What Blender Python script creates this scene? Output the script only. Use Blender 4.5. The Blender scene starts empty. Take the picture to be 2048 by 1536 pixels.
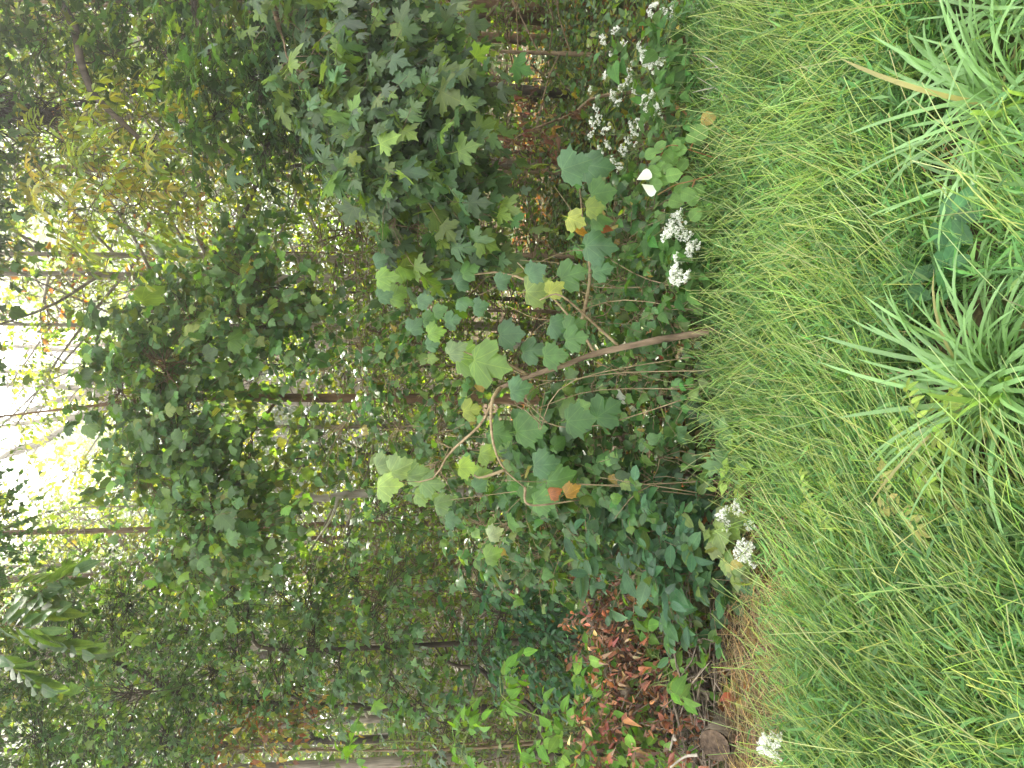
import bpy, math, numpy as np
from mathutils import Matrix, Vector
R = math.radians
rng = np.random.default_rng(11)
scn = bpy.context.scene
col = scn.collection

# ------------------------------------------------------------------ camera (held sideways, so the frame is rolled a quarter turn)
CAM = np.array([0.0, 0.0, 1.5]); FPX = 1479.0; PITCH = R(5.6)
fw = np.array([0, math.cos(PITCH), -math.sin(PITCH)]); up = np.array([0, math.sin(PITCH), math.cos(PITCH)]); rt = np.array([1.0, 0, 0])
cd = bpy.data.cameras.new('camera'); cam = bpy.data.objects.new('camera', cd); col.objects.link(cam)
m = Matrix.Identity(4)
for i in range(3):
    m[i][0] = -up[i]; m[i][1] = rt[i]; m[i][2] = -fw[i]; m[i][3] = CAM[i]
cam.matrix_world = m
cd.sensor_fit = 'HORIZONTAL'; cd.sensor_width = 36.0; cd.lens = 36.0 * FPX / 2048.0
cd.clip_start = 0.05; cd.clip_end = 2000
scn.camera = cam

# ------------------------------------------------------------------ light
SUN_EL, SUN_AZ = R(56), R(-5)          # azimuth from +Y, negative = to the left
SKY, SUN, EXPO, CLOUD = 0.15, 5.0, 2.2, 8.5
w = bpy.data.worlds.new('World'); scn.world = w; w.use_nodes = True
nt = w.node_tree; nt.nodes.clear()
sky = nt.nodes.new('ShaderNodeTexSky'); sky.sky_type = 'NISHITA'; sky.sun_disc = False
sky.sun_elevation = SUN_EL; sky.sun_rotation = SUN_AZ; sky.air_density = 1.0; sky.dust_density = 3.5; sky.ozone_density = 1.0
bg = nt.nodes.new('ShaderNodeBackground'); bg.inputs[1].default_value = SKY
wo = nt.nodes.new('ShaderNodeOutputWorld')
# thin broken cloud over the blue
ct = nt.nodes.new('ShaderNodeTexCoord'); cn = nt.nodes.new('ShaderNodeTexNoise'); cn.inputs['Scale'].default_value = 2.6; cn.inputs['Detail'].default_value = 5; cn.inputs['Roughness'].default_value = .55
cr = nt.nodes.new('ShaderNodeMapRange'); cr.inputs[1].default_value = .40; cr.inputs[2].default_value = .56; cr.inputs[3].default_value = .12; cr.inputs[4].default_value = .95
cm = nt.nodes.new('ShaderNodeMix'); cm.data_type = 'RGBA'; cm.inputs['B'].default_value = (CLOUD, CLOUD * .985, CLOUD * .9, 1)
nt.links.new(ct.outputs['Generated'], cn.inputs[0]); nt.links.new(cn.outputs[0], cr.inputs[0]); nt.links.new(cr.outputs[0], cm.inputs['Factor']); nt.links.new(sky.outputs[0], cm.inputs['A']); nt.links.new(cm.outputs['Result'], bg.inputs[0])
nt.links.new(bg.outputs[0], wo.inputs[0])
sd = bpy.data.lights.new('sun', 'SUN'); sd.energy = SUN; sd.angle = R(0.6); sd.color = (1, .95, .84)
so = bpy.data.objects.new('sun', sd); col.objects.link(so)
sdir = Vector((math.sin(SUN_AZ) * math.cos(SUN_EL), math.cos(SUN_AZ) * math.cos(SUN_EL), math.sin(SUN_EL)))
so.rotation_euler = sdir.to_track_quat('Z', 'Y').to_euler()
scn.view_settings.view_transform = 'Standard'; scn.view_settings.look = 'None'
scn.view_settings.exposure = EXPO; scn.view_settings.gamma = 1
scn.cycles.max_bounces = 10; scn.cycles.diffuse_bounces = 5; scn.cycles.glossy_bounces = 2
scn.cycles.transmission_bounces = 6; scn.cycles.transparent_max_bounces = 4
scn.cycles.sample_clamp_indirect = 6

# ------------------------------------------------------------------ picture point -> place
def ray(x, y):
    """direction through photograph point (x, y), scaled so that its world Y is 1"""
    x = np.asarray(x, float); y = np.asarray(y, float)
    u = (1536 - y - 768) / FPX; v = (1024 - x) / FPX
    d = fw + u[..., None] * rt + v[..., None] * up
    return d / d[..., 1:2]
def P(x, y, dist): return CAM + ray(x, y) * np.asarray(dist, float)[..., None]
def gz(x, y):
    """ground height"""
    return 0.03 * np.sin(1.7 * x + .4) * np.sin(1.3 * y + 1) + 0.012 * np.sin(5.1 * x) * np.sin(4.3 * y + 2) + 0.012 * np.clip(y - 6, 0, 10) + .17 * np.clip(y - 15, 0, 60)
def G(x, y):
    d = ray(x, y); t = -CAM[2] / d[..., 2:3]
    for _ in range(3):
        p = CAM + d * t; t = (gz(p[..., 0], p[..., 1])[..., None] - CAM[2]) / d[..., 2:3]
    return CAM + d * t
def project(p):
    q = p - CAM; z = q @ fw
    z = np.where(z < .05, .05, z)
    return 1024 - (q @ up) / z * FPX, 768 - (q @ rt) / z * FPX, z
def norm(a):
    return a / np.maximum(np.linalg.norm(a, axis=-1, keepdims=True), 1e-9)
def rnd(n, s=1.0): return rng.normal(0, s, (n, 3))

# ------------------------------------------------------------------ materials
def newmat(name):
    m = bpy.data.materials.new(name); m.use_nodes = True; m.node_tree.nodes.clear(); return m, m.node_tree
def leaf_mat(name, src='object', vein=None, rough=.42, trans=.42, spec=.45, white_back=False, tmul=(2.3, 2.0, .55), veinw=.016, spots=.0):
    m, t = newmat(name); N = t.nodes.new; L = t.links.new
    if src == 'object': c = N('ShaderNodeObjectInfo').outputs['Color']
    else:
        a = N('ShaderNodeAttribute'); a.attribute_name = 'tint'; c = a.outputs['Color']
    uvn = N('ShaderNodeUVMap'); uvn.uv_map = 'leaf'
    # blotchy colour of the blade itself
    tc = N('ShaderNodeTexCoord'); nz = N('ShaderNodeTexNoise'); nz.inputs['Scale'].default_value = 2.2; nz.inputs['Detail'].default_value = 3
    oi = N('ShaderNodeObjectInfo'); va = N('ShaderNodeVectorMath'); va.operation = 'ADD'
    cx = N('ShaderNodeCombineXYZ'); mm = N('ShaderNodeMath'); mm.operation = 'MULTIPLY'; mm.inputs[1].default_value = 50
    L(oi.outputs['Random'], mm.inputs[0]); L(mm.outputs[0], cx.inputs[0]); L(mm.outputs[0], cx.inputs[1])
    L(uvn.outputs[0] if src == 'object' else tc.outputs['Object'], va.inputs[0]); L(cx.outputs[0], va.inputs[1]); L(va.outputs[0], nz.inputs[0])
    mr = N('ShaderNodeMapRange'); mr.inputs[1].default_value = .3; mr.inputs[2].default_value = .7; mr.inputs[3].default_value = .78; mr.inputs[4].default_value = 1.22
    L(nz.outputs[0], mr.inputs[0])
    sc = N('ShaderNodeVectorMath'); sc.operation = 'SCALE'; L(c, sc.inputs[0]); L(mr.outputs[0], sc.inputs['Scale'])
    c = sc.outputs[0]
    if vein:
        prev = None
        angs = (0, 40, -40, 80, -80) if vein == 'palmate' else (0,)
        for a in angs:
            d = N('ShaderNodeVectorMath'); d.operation = 'DOT_PRODUCT'; d.inputs[1].default_value = (math.cos(R(a)), -math.sin(R(a)), 0)
            L(uvn.outputs[0], d.inputs[0]); ab = N('ShaderNodeMath'); ab.operation = 'ABSOLUTE'; L(d.outputs['Value'], ab.inputs[0])
            if prev is None: prev = ab.outputs[0]
            else:
                mn = N('ShaderNodeMath'); mn.operation = 'MINIMUM'; L(prev, mn.inputs[0]); L(ab.outputs[0], mn.inputs[1]); prev = mn.outputs[0]
        # side veins
        sp = N('ShaderNodeSeparateXYZ'); L(uvn.outputs[0], sp.inputs[0])
        ax = N('ShaderNodeMath'); ax.operation = 'ABSOLUTE'; L(sp.outputs[0], ax.inputs[0])
        ma = N('ShaderNodeMath'); ma.operation = 'MULTIPLY_ADD'; ma.inputs[1].default_value = -.8; L(ax.outputs[0], ma.inputs[0]); L(sp.outputs[1], ma.inputs[2])
        mo = N('ShaderNodeMath'); mo.operation = 'PINGPONG'; mo.inputs[1].default_value = .07; L(ma.outputs[0], mo.inputs[0])
        mo2 = N('ShaderNodeMath'); mo2.operation = 'ADD'; mo2.inputs[1].default_value = veinw * .45; L(mo.outputs[0], mo2.inputs[0])
        mn = N('ShaderNodeMath'); mn.operation = 'MINIMUM'; L(prev, mn.inputs[0]); L(mo2.outputs[0], mn.inputs[1])
        vm = N('ShaderNodeMapRange'); vm.inputs[1].default_value = veinw * .3; vm.inputs[2].default_value = veinw; vm.inputs[3].default_value = .55; vm.inputs[4].default_value = 0
        L(mn.outputs[0], vm.inputs[0])
        s2 = N('ShaderNodeVectorMath'); s2.operation = 'MULTIPLY'; s2.inputs[1].default_value = (1.9, 1.6, 1.4); L(c, s2.inputs[0])
        mx = N('ShaderNodeMix'); mx.data_type = 'RGBA'; L(vm.outputs[0], mx.inputs['Factor']); L(c, mx.inputs['A']); L(s2.outputs[0], mx.inputs['B'])
        c = mx.outputs['Result']
    if white_back:
        ge = N('ShaderNodeNewGeometry'); mx = N('ShaderNodeMix'); mx.data_type = 'RGBA'
        L(ge.outputs['Backfacing'], mx.inputs['Factor']); L(c, mx.inputs['A']); mx.inputs['B'].default_value = (.62, .66, .6, 1); c = mx.outputs['Result']
    pb = N('ShaderNodeBsdfPrincipled'); L(c, pb.inputs['Base Color']); pb.inputs['Roughness'].default_value = rough
    pb.inputs['Specular IOR Level'].default_value = spec
    s3 = N('ShaderNodeVectorMath'); s3.operation = 'MULTIPLY'; s3.inputs[1].default_value = tmul; L(c, s3.inputs[0])
    tr = N('ShaderNodeBsdfTranslucent'); L(s3.outputs[0], tr.inputs[0])
    ms = N('ShaderNodeMixShader'); ms.inputs[0].default_value = trans; L(pb.outputs[0], ms.inputs[1]); L(tr.outputs[0], ms.inputs[2])
    o = N('ShaderNodeOutputMaterial'); L(ms.outputs[0], o.inputs[0])
    return m
def bark_mat(name, dark, light, scale=6, stretch=.18, bump=.6):
    m, t = newmat(name); N = t.nodes.new; L = t.links.new
    tc = N('ShaderNodeTexCoord'); mp = N('ShaderNodeMapping'); mp.inputs['Scale'].default_value = (1, 1, stretch)
    L(tc.outputs['Object'], mp.inputs[0])
    n1 = N('ShaderNodeTexNoise'); n1.inputs['Scale'].default_value = scale * 5; n1.inputs['Detail'].default_value = 6; L(mp.outputs[0], n1.inputs[0])
    n2 = N('ShaderNodeTexNoise'); n2.inputs['Scale'].default_value = scale * .7; n2.inputs['Detail'].default_value = 4; L(tc.outputs['Object'], n2.inputs[0])
    ad = N('ShaderNodeMath'); ad.operation = 'ADD'; L(n1.outputs[0], ad.inputs[0]); L(n2.outputs[0], ad.inputs[1])
    mr = N('ShaderNodeMapRange'); mr.inputs[1].default_value = .75; mr.inputs[2].default_value = 1.25; L(ad.outputs[0], mr.inputs[0])
    mx = N('ShaderNodeMix'); mx.data_type = 'RGBA'; mx.inputs['A'].default_value = (*dark, 1); mx.inputs['B'].default_value = (*light, 1); L(mr.outputs[0], mx.inputs['Factor'])
    pb = N('ShaderNodeBsdfPrincipled'); pb.inputs['Roughness'].default_value = .85; pb.inputs['Specular IOR Level'].default_value = .2; L(mx.outputs['Result'], pb.inputs['Base Color'])
    bp = N('ShaderNodeBump'); bp.inputs['Strength'].default_value = bump; bp.inputs['Distance'].default_value = .02; L(n1.outputs[0], bp.inputs['Height']); L(bp.outputs[0], pb.inputs['Normal'])
    o = N('ShaderNodeOutputMaterial'); L(pb.outputs[0], o.inputs[0]); return m
M = {}
M['palm'] = leaf_mat('palmate leaf', 'object', 'palmate')
M['palm_attr'] = leaf_mat('palmate leaf mass', 'attr', 'palmate')
M['pin'] = leaf_mat('pinnate leaf', 'object', 'pinnate', veinw=.022, rough=.58, spec=.25)
M['pin_attr'] = leaf_mat('pinnate leaf mass', 'attr', 'pinnate', veinw=.022)
M['white'] = leaf_mat('white backed leaf', 'object', 'pinnate', rough=.6, trans=.25, white_back=True)
M['blade'] = leaf_mat('strap leaf', 'object', None, rough=.38, trans=.35, spec=.5)
M['far'] = leaf_mat('far leaf', 'attr', None, rough=.5, trans=.5, spec=.35, tmul=(2.7, 2.7, .45))
M['grass'] = leaf_mat('grass blade', 'attr', None, rough=.5, trans=.40, spec=.35, tmul=(1.75, 1.75, .7))
M['dead'] = leaf_mat('dead leaf', 'object', 'pinnate', rough=.7, trans=.2, spec=.2)
M['dead_attr'] = leaf_mat('dead leaf mass', 'attr', None, rough=.7, trans=.2, spec=.2)
M['petal'] = leaf_mat('white floret', 'object', None, rough=.7, trans=.35, spec=.1, tmul=(1, 1, 1))
M['bark_brown'] = bark_mat('brown bark', (.07, .042, .022), (.24, .15, .085))
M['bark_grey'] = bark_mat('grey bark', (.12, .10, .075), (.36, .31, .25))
M['bark_pale'] = bark_mat('pale bark', (.22, .19, .15), (.58, .53, .46), 4)  # pale tone puts sunlight into some trunks; dry twigs are truly pale
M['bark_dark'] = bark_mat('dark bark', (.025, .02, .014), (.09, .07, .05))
M['sapling'] = bark_mat('sapling bark', (.085, .06, .04), (.31, .225, .155), 5, .3, 1.0)
M['twig'] = bark_mat('twig bark', (.10, .065, .035), (.26, .19, .12), 12)
M['vine'] = bark_mat('tan vine', (.15, .105, .06), (.36, .28, .17), 12)
M['stem'] = bark_mat('green stem', (.10, .14, .04), (.2, .24, .08), 12)
M['redstem'] = bark_mat('red stem', (.22, .09, .04), (.34, .17, .08), 12)
M['wood'] = bark_mat('cut wood', (.03, .02, .014), (.13, .09, .06), 9, 1.0, 1.0)
M['deadwood'] = bark_mat('weathered wood', (.06, .045, .032), (.27, .22, .17), 10)

# ------------------------------------------------------------------ mesh building
class MB:
    def __init__(s): s.v = []; s.f3 = []; s.f4 = []; s.c = []; s.uv = []; s.n = 0
    def add(s, v, f3=None, f4=None, c=None, uv=None):
        k = len(v); s.v.append(np.asarray(v, np.float32))
        if f3 is not None and len(f3): s.f3.append(np.asarray(f3, np.int32) + s.n)
        if f4 is not None and len(f4): s.f4.append(np.asarray(f4, np.int32) + s.n)
        if c is None: c = np.ones((k, 3), np.float32)
        s.c.append(np.broadcast_to(np.asarray(c, np.float32), (k, 3)))
        s.uv.append(np.zeros((k, 2), np.float32) if uv is None else np.asarray(uv, np.float32)); s.n += k
    def mesh(s, name, mat, smooth=True):
        me = bpy.data.meshes.new(name)
        v = np.concatenate(s.v); f3 = np.concatenate(s.f3) if s.f3 else np.zeros((0, 3), np.int32); f4 = np.concatenate(s.f4) if s.f4 else np.zeros((0, 4), np.int32)
        li = np.concatenate([f3.ravel(), f4.ravel()]).astype(np.int32)
        tot = np.concatenate([np.full(len(f3), 3), np.full(len(f4), 4)]).astype(np.int32)
        st = np.concatenate([[0], np.cumsum(tot)[:-1]]).astype(np.int32)
        me.vertices.add(len(v)); me.vertices.foreach_set('co', v.ravel())
        me.loops.add(len(li)); me.loops.foreach_set('vertex_index', li)
        me.polygons.add(len(tot)); me.polygons.foreach_set('loop_start', st); me.polygons.foreach_set('loop_total', tot)
        me.polygons.foreach_set('use_smooth', np.full(len(tot), smooth))
        c = np.concatenate(s.c); ca = me.color_attributes.new('tint', 'FLOAT_COLOR', 'POINT')
        ca.data.foreach_set('color', np.concatenate([c, np.ones((len(c), 1), np.float32)], 1).astype(np.float32).ravel())
        ul = me.uv_layers.new(name='leaf'); ul.data.foreach_set('uv', np.concatenate(s.uv)[li].astype(np.float32).ravel())
        me.materials.append(M[mat] if isinstance(mat, str) else mat); me.update(); me.validate(); return me
def link(name, data, parent=None):
    o = bpy.data.objects.new(name, data); col.objects.link(o)
    if parent is not None: o.parent = parent
    return o
def tag(o, label=None, cat=None, group=None, kind=None):
    for k, v in (('label', label), ('category', cat), ('group', group), ('kind', kind)):
        if v: o[k] = v
    return o
def thing(name, loc, label, cat, group=None):
    o = bpy.data.objects.new(name, None); o.empty_display_size = .1; col.objects.link(o); o.location = [float(a) for a in loc]
    return tag(o, label, cat, group)
def put(name, mb, mat, parent, kind=None, smooth=True):
    """mesh given in world coordinates as a child of an unrotated thing"""
    off = np.array(parent.location, np.float32)
    mb.v = [a - off for a in mb.v]
    o = link(name, mb.mesh(name, mat, smooth), parent)
    if kind: o['kind'] = kind
    return o
def smooth_path(pts, n):
    """Catmull-Rom through the points"""
    p = np.asarray(pts, float)
    if len(p) < 3:
        t = np.linspace(0, 1, n)[:, None]; return p[0] * (1 - t) + p[-1] * t
    q = np.vstack([2 * p[0] - p[1], p, 2 * p[-1] - p[-2]]); out = []
    for tt in np.linspace(0, len(p) - 1 - 1e-6, n):
        i = int(tt); t = tt - i; a, b, c, d = q[i], q[i + 1], q[i + 2], q[i + 3]
        out.append(.5 * (2 * b + (c - a) * t + (2 * a - 5 * b + 4 * c - d) * t * t + (3 * b - a - 3 * c + d) * t ** 3))
    return np.array(out)
def tube(mb, pts, r, sides=6, cap=True, lump=0.0, c=None):
    p = np.asarray(pts, float); n = len(p); r = np.broadcast_to(np.asarray(r, float), (n,))
    tg = norm(np.gradient(p, axis=0)); ref = np.array([0, 0, 1.0]) if abs(tg[:, 2].mean()) < .8 else np.array([1.0, 0, 0])
    a = norm(np.cross(tg, ref)); b = np.cross(tg, a); th = np.linspace(0, 2 * np.pi, sides, endpoint=False)
    rr = r[:, None] * (1 + lump * rng.normal(0, 1, (n, sides)))
    v = p[:, None] + rr[..., None] * (np.cos(th)[None, :, None] * a[:, None] + np.sin(th)[None, :, None] * b[:, None])
    v = v.reshape(-1, 3); i = np.arange(n - 1)[:, None] * sides; j = np.arange(sides)[None]; k = (j + 1) % sides
    f4 = np.stack([i + j, i + k, i + sides + k, i + sides + j], -1).reshape(-1, 4); f3 = None
    if cap:
        v = np.vstack([v, p[0], p[-1]]); j = np.arange(sides); k = (j + 1) % sides; e = (n - 1) * sides
        f3 = np.vstack([np.stack([k, j, np.full(sides, n * sides)], 1), np.stack([e + j, e + k, np.full(sides, n * sides + 1)], 1)])
    mb.add(v, f3, f4, c)

# ------------------------------------------------------------------ leaf shapes: base at origin, length 1 along +Y, face +Z
def fan(half, center=.32, fold=.14, droop=.22, cup=.0, petiole=.35, twist=0.0):
    h = np.array(half, float); mir = h[::-1][1:-1] * [-1, 1] if h[0, 0] == 0 else h[::-1][1:] * [-1, 1]
    o = np.vstack([h, mir]); o[:, 0] += twist * o[:, 1] ** 2
    xy = np.vstack([[0, center], o]); z = -fold * np.abs(xy[:, 0]) - droop * (xy[:, 1] - .2) ** 2 - cup * (xy[:, 0] ** 2); z[0] = .02
    v = np.column_stack([xy, z]); n = len(o); f = np.array([[0, 1 + (i + 1) % n, 1 + i] for i in range(n)])[:, ::-1]
    f = np.array([[0, 1 + i, 1 + (i + 1) % n] for i in range(n)]); uv = xy.copy()
    if petiole:
        k = len(v); w_ = .014
        pv = np.array([[-w_, 0, z[1]], [w_, 0, z[1]], [w_, -petiole * .6, .07], [-w_, -petiole * .6, .07], [0, -petiole, .20]])
        v = np.vstack([v, pv]); f = np.vstack([f, [[k, k + 1, k + 2], [k, k + 2, k + 3], [k + 3, k + 2, k + 4]]]); uv = np.vstack([uv, pv[:, :2] * [.2, 0]])
    return v, f, uv
def strip(ys, ws, fold=.25, droop=.25, petiole=.12, curl=0.0):
    ys = np.array(ys, float); ws = np.array(ws, float); v = []; uv = []
    for y, w_ in zip(ys, ws):
        z0 = -droop * y * y
        for s in (-1, 0, 1):
            v.append([s * w_, y, z0 + fold * w_ * abs(s) - curl * w_ * w_ * abs(s)]); uv.append([s * w_, y])
    f = []
    for i in range(len(ys) - 1):
        for s in (0, 1):
            a = i * 3 + s; q = [a, a + 1, a + 4, a + 3]
            if ws[i] < 1e-4: f.append([a + (1 - s), a + 4, a + 3])
            elif ws[i + 1] < 1e-4: f.append([a, a + 1, a + 3 + (1 - s)])
            else: f += [[q[0], q[1], q[2]], [q[0], q[2], q[3]]]
    v = np.array(v); uv = np.array(uv); f = np.array(f)
    if petiole:
        k = len(v); w_ = .012
        pv = np.array([[-w_, 0, 0], [w_, 0, 0], [0, -petiole, petiole * .3]]); v = np.vstack([v, pv]); f = np.vstack([f, [[k, k + 1, k + 2]]]); uv = np.vstack([uv, [[0, 0]] * 3])
    return v, f, uv
MAPLE = [(0, 0), (.16, -.07), (.40, -.10), (.36, .04), (.35, .11), (.58, .2), (.68, .42), (.49, .42), (.42, .53), (.27, .46), (.21, .55), (.31, .76), (.17, .77), (.11, .9), (0, 1.08)]
SYC = [(0, 0), (.2, -.1), (.42, -.04), (.48, .1), (.62, .17), (.58, .33), (.70, .5), (.5, .5), (.42, .6), (.33, .56), (.31, .68), (.34, .78), (.18, .82), (.1, .93), (0, 1.04)]
GRAPE = [(0, .06), (.08, -.07), (.28, -.12), (.45, 0), (.48, .16), (.58, .36), (.42, .45), (.38, .62), (.2, .72), (.12, .88), (0, 1)]
LOBE = [(0, 0), (.38, -.05), (.3, .14), (.6, .42), (.27, .45), (0, 1.05)]
OV = ([0, .16, .42, .72, 1], [0, .23, .29, .17, 0])
ELL = ([0, .2, .5, .8, 1], [0, .19, .25, .17, 0])
RND = ([0, .13, .42, .75, .98], [.0, .34, .46, .34, 0])
HRT = ([-.04, .06, .3, .65, 1], [.16, .34, .36, .19, 0])
LAN = ([0, .2, .55, 1], [0, .075, .06, 0])
LFT = ([0, .18, .5, .8, 1], [0, .15, .2, .13, 0])
def jag(h, s=.02):
    h = [list(p) for p in h]
    for p in h[1:-1]: p[0] += rng.normal(0, s); p[1] += rng.normal(0, s)
    return h
SHAPES = {
    'maple': ([fan(jag(MAPLE), .3, f, d, petiole=.5, twist=t) for f, d, t in ((.1, .25, .05), (.22, .4, -.05), (.04, .15, 0), (.3, .55, .1))], 'palm'),
    'sycamore': ([fan(jag(SYC), .3, f, d, petiole=.35, twist=t) for f, d, t in ((.08, .2, .0), (.25, .35, .06), (.4, .5, -.08), (.15, .1, .03))], 'palm'),
    'grape': ([fan(jag(GRAPE), .3, f, d, petiole=.4, twist=t) for f, d, t in ((.1, .25, .04), (.28, .4, -.06), (.18, .6, 0))], 'palm'),
    'lobed': ([fan(jag(LOBE), .3, f, d, petiole=.4) for f, d in ((.12, .25), (.28, .45), (.02, .1))], 'palm'),
    'ovate': ([strip(*OV, f, d) for f, d in ((.3, .2), (.5, .4), (.1, .1))], 'pin'),
    'elliptic': ([strip(*ELL, f, d) for f, d in ((.3, .15), (.5, .35), (.15, .02))], 'pin'),
    'round': ([strip(*RND, f, d) for f, d in ((.12, .15), (.25, .3), (-.1, .1))], 'pin'),
    'whiteback': ([strip(*HRT, f, d) for f, d in ((.12, .15), (.25, .3))], 'white'),
    'heart': ([strip(*HRT, f, d) for f, d in ((.2, .25), (.4, .45), (.1, .12))], 'pin'),
    'leaflet': ([strip(*LFT, f, d, .05) for f, d in ((.3, .2), (.5, .35), (.2, .05))], 'pin'),
    'dead': ([strip(*OV, f, d, .1, c) for f, d, c in ((1.6, .9, -2), (2.2, -.8, 1), (-1.5, 1.2, 3), (.9, 1.6, 0))], 'dead'),
}
PROTO = {}
def protos(sp):
    if sp not in PROTO:
        vs, mt = SHAPES[sp]; out = []
        for v, f, uv in vs:
            b = MB(); b.add(v, f, uv=uv); out.append(b.mesh(sp + '_leaf', mt))
        PROTO[sp] = out
    return PROTO[sp]
def frames(d, n):
    d = norm(d); z = norm(n - d * (d * n).sum(-1, keepdims=True)); x = np.cross(d, z)
    return np.stack([x, d, z], -1)               # columns
def cloud(mb, shape, pos, d, n, size, tint):
    """many leaves into one mesh"""
    v, f, uv = shape; F = frames(d, n) * size[:, None, None]; N = len(pos); k = len(v)
    vv = np.einsum('nij,vj->nvi', F, v) + pos[:, None]
    ff = f[None] + (np.arange(N) * k)[:, None, None]
    mb.add(vv.reshape(-1, 3), ff.reshape(-1, 3), None, np.repeat(tint, k, 0), np.tile(uv, (N, 1)))
def leaves(root, sp, pos, d, n, size, tint, limit=300, name='leaf', rest='foliage', mass_shape=None):
    """the leaves that show largest become parts, the others one mass"""
    if limit > 300: limit = 300
    N = len(pos); size = np.broadcast_to(np.asarray(size, float), (N,)); x, y, z = project(pos)
    score = size / z * np.where((x > -30) & (x < 2080) & (y > -30) & (y < 1566), 1, .001)
    order = np.argsort(-score); own = order[:limit]; other = order[limit:]
    loc = np.array(root.location); F = frames(d[own], n[own]); pr = protos(sp); pick = rng.integers(0, len(pr), len(own))
    for k, i in enumerate(own):
        o = link(name, pr[pick[k]], root); A = F[k] * size[i]; p = pos[i] - loc
        o.matrix_basis = Matrix(((A[0, 0], A[0, 1], A[0, 2], p[0]), (A[1, 0], A[1, 1], A[1, 2], p[1]), (A[2, 0], A[2, 1], A[2, 2], p[2]), (0, 0, 0, 1)))
        o.color = (*[float(q) for q in tint[i]], 1)
    if len(other):
        mb = MB(); vs, mt = SHAPES[sp]
        if mass_shape: vs = SHAPES[mass_shape][0]
        pk = rng.integers(0, len(vs), len(other))
        for q in range(len(vs)):
            s = other[pk == q]
            if len(s): cloud(mb, vs[q], pos[s], d[s], n[s], size[s], tint[s])
        put(rest, mb, mt + '_attr' if mt + '_attr' in M else 'far', root, 'stuff')
def tints(n, base, var=.18, alt=None, pa=.0, alt2=None, pb=.0):
    c = np.tile(np.array(base, float), (n, 1)); r = rng.random(n)
    if alt is not None: c[r < pa] = alt
    if alt2 is not None: c[(r >= pa) & (r < pa + pb)] = alt2
    return np.clip(c * np.exp(rng.normal(0, var, (n, 1))) * np.exp(rng.normal(0, var * .35, (n, 3))), .004, .9)
def along(path, t):
    p = np.asarray(path); s = np.concatenate([[0], np.cumsum(np.linalg.norm(np.diff(p, axis=0), axis=1))]); s /= s[-1]
    t = np.asarray(t); return np.column_stack([np.interp(t, s, p[:, i]) for i in range(3)])
def twigs(base, d, L, per, leaf_ang=1.0, droop=.25, tmin=.15, nrm=(0, -.35, .9), nvar=.35, hang=.25, facing=0.0):
    """leaves along straight-ish twigs; returns pos, dir, normal and the twig polylines"""
    N = len(base); d = norm(d); L = np.broadcast_to(L, (N,)); t = np.linspace(tmin, 1, per)[None] + rng.uniform(-.04, .04, (N, per))
    sag = -droop * L[:, None] * t ** 2
    pos = base[:, None] + d[:, None] * (L[:, None] * t)[..., None]; pos[..., 2] += sag
    upv = np.array([0, 0, 1.0]); side = norm(np.cross(d, upv) + 1e-6)
    sg = np.where((np.arange(per)[None] + rng.integers(0, 2, (N, 1))) % 2 == 0, 1, -1); sg = sg * 1.0; sg[:, -1] *= .15
    a = leaf_ang * rng.uniform(.6, 1.25, (N, per))
    ld = d[:, None] * np.cos(a)[..., None] + side[:, None] * (np.sin(a) * sg)[..., None] + rng.normal(0, .22, (N, per, 3))
    ld[..., 2] -= hang + droop * .5
    nn = np.array(nrm)[None, None] + rng.normal(0, nvar, (N, per, 3))
    return pos.reshape(-1, 3), norm(ld.reshape(-1, 3)), nn.reshape(-1, 3), np.stack([base, base + d * (L * .5)[:, None] - np.column_stack([0 * L, 0 * L, droop * L * .25]), base + d * L[:, None] - np.column_stack([0 * L, 0 * L, droop * L])], 1)
def twig_mesh(mb, lines, r0=.004, r1=.0015):
    """thin three sided twigs, vectorised"""
    N, K, _ = lines.shape; tg = norm(lines[:, -1] - lines[:, 0]); a = norm(np.cross(tg, [.3, .2, 1.0])); b = np.cross(tg, a)
    r = np.linspace(r0, r1, K)
    th = np.array([0, 2.09, 4.19]); ring = np.cos(th)[None, :, None] * a[:, None] + np.sin(th)[None, :, None] * b[:, None]
    v = lines[:, :, None] + r[None, :, None, None] * ring[:, None]
    i = (np.arange(N) * K * 3)[:, None, None] + (np.arange(K - 1) * 3)[None, :, None] + np.arange(3)[None, None]; kk = (np.arange(3) + 1) % 3 - np.arange(3)
    j = i + kk[None, None]
    f4 = np.stack([i, j, j + 3, i + 3], -1).reshape(-1, 4); mb.add(v.reshape(-1, 3), None, f4)
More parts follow.
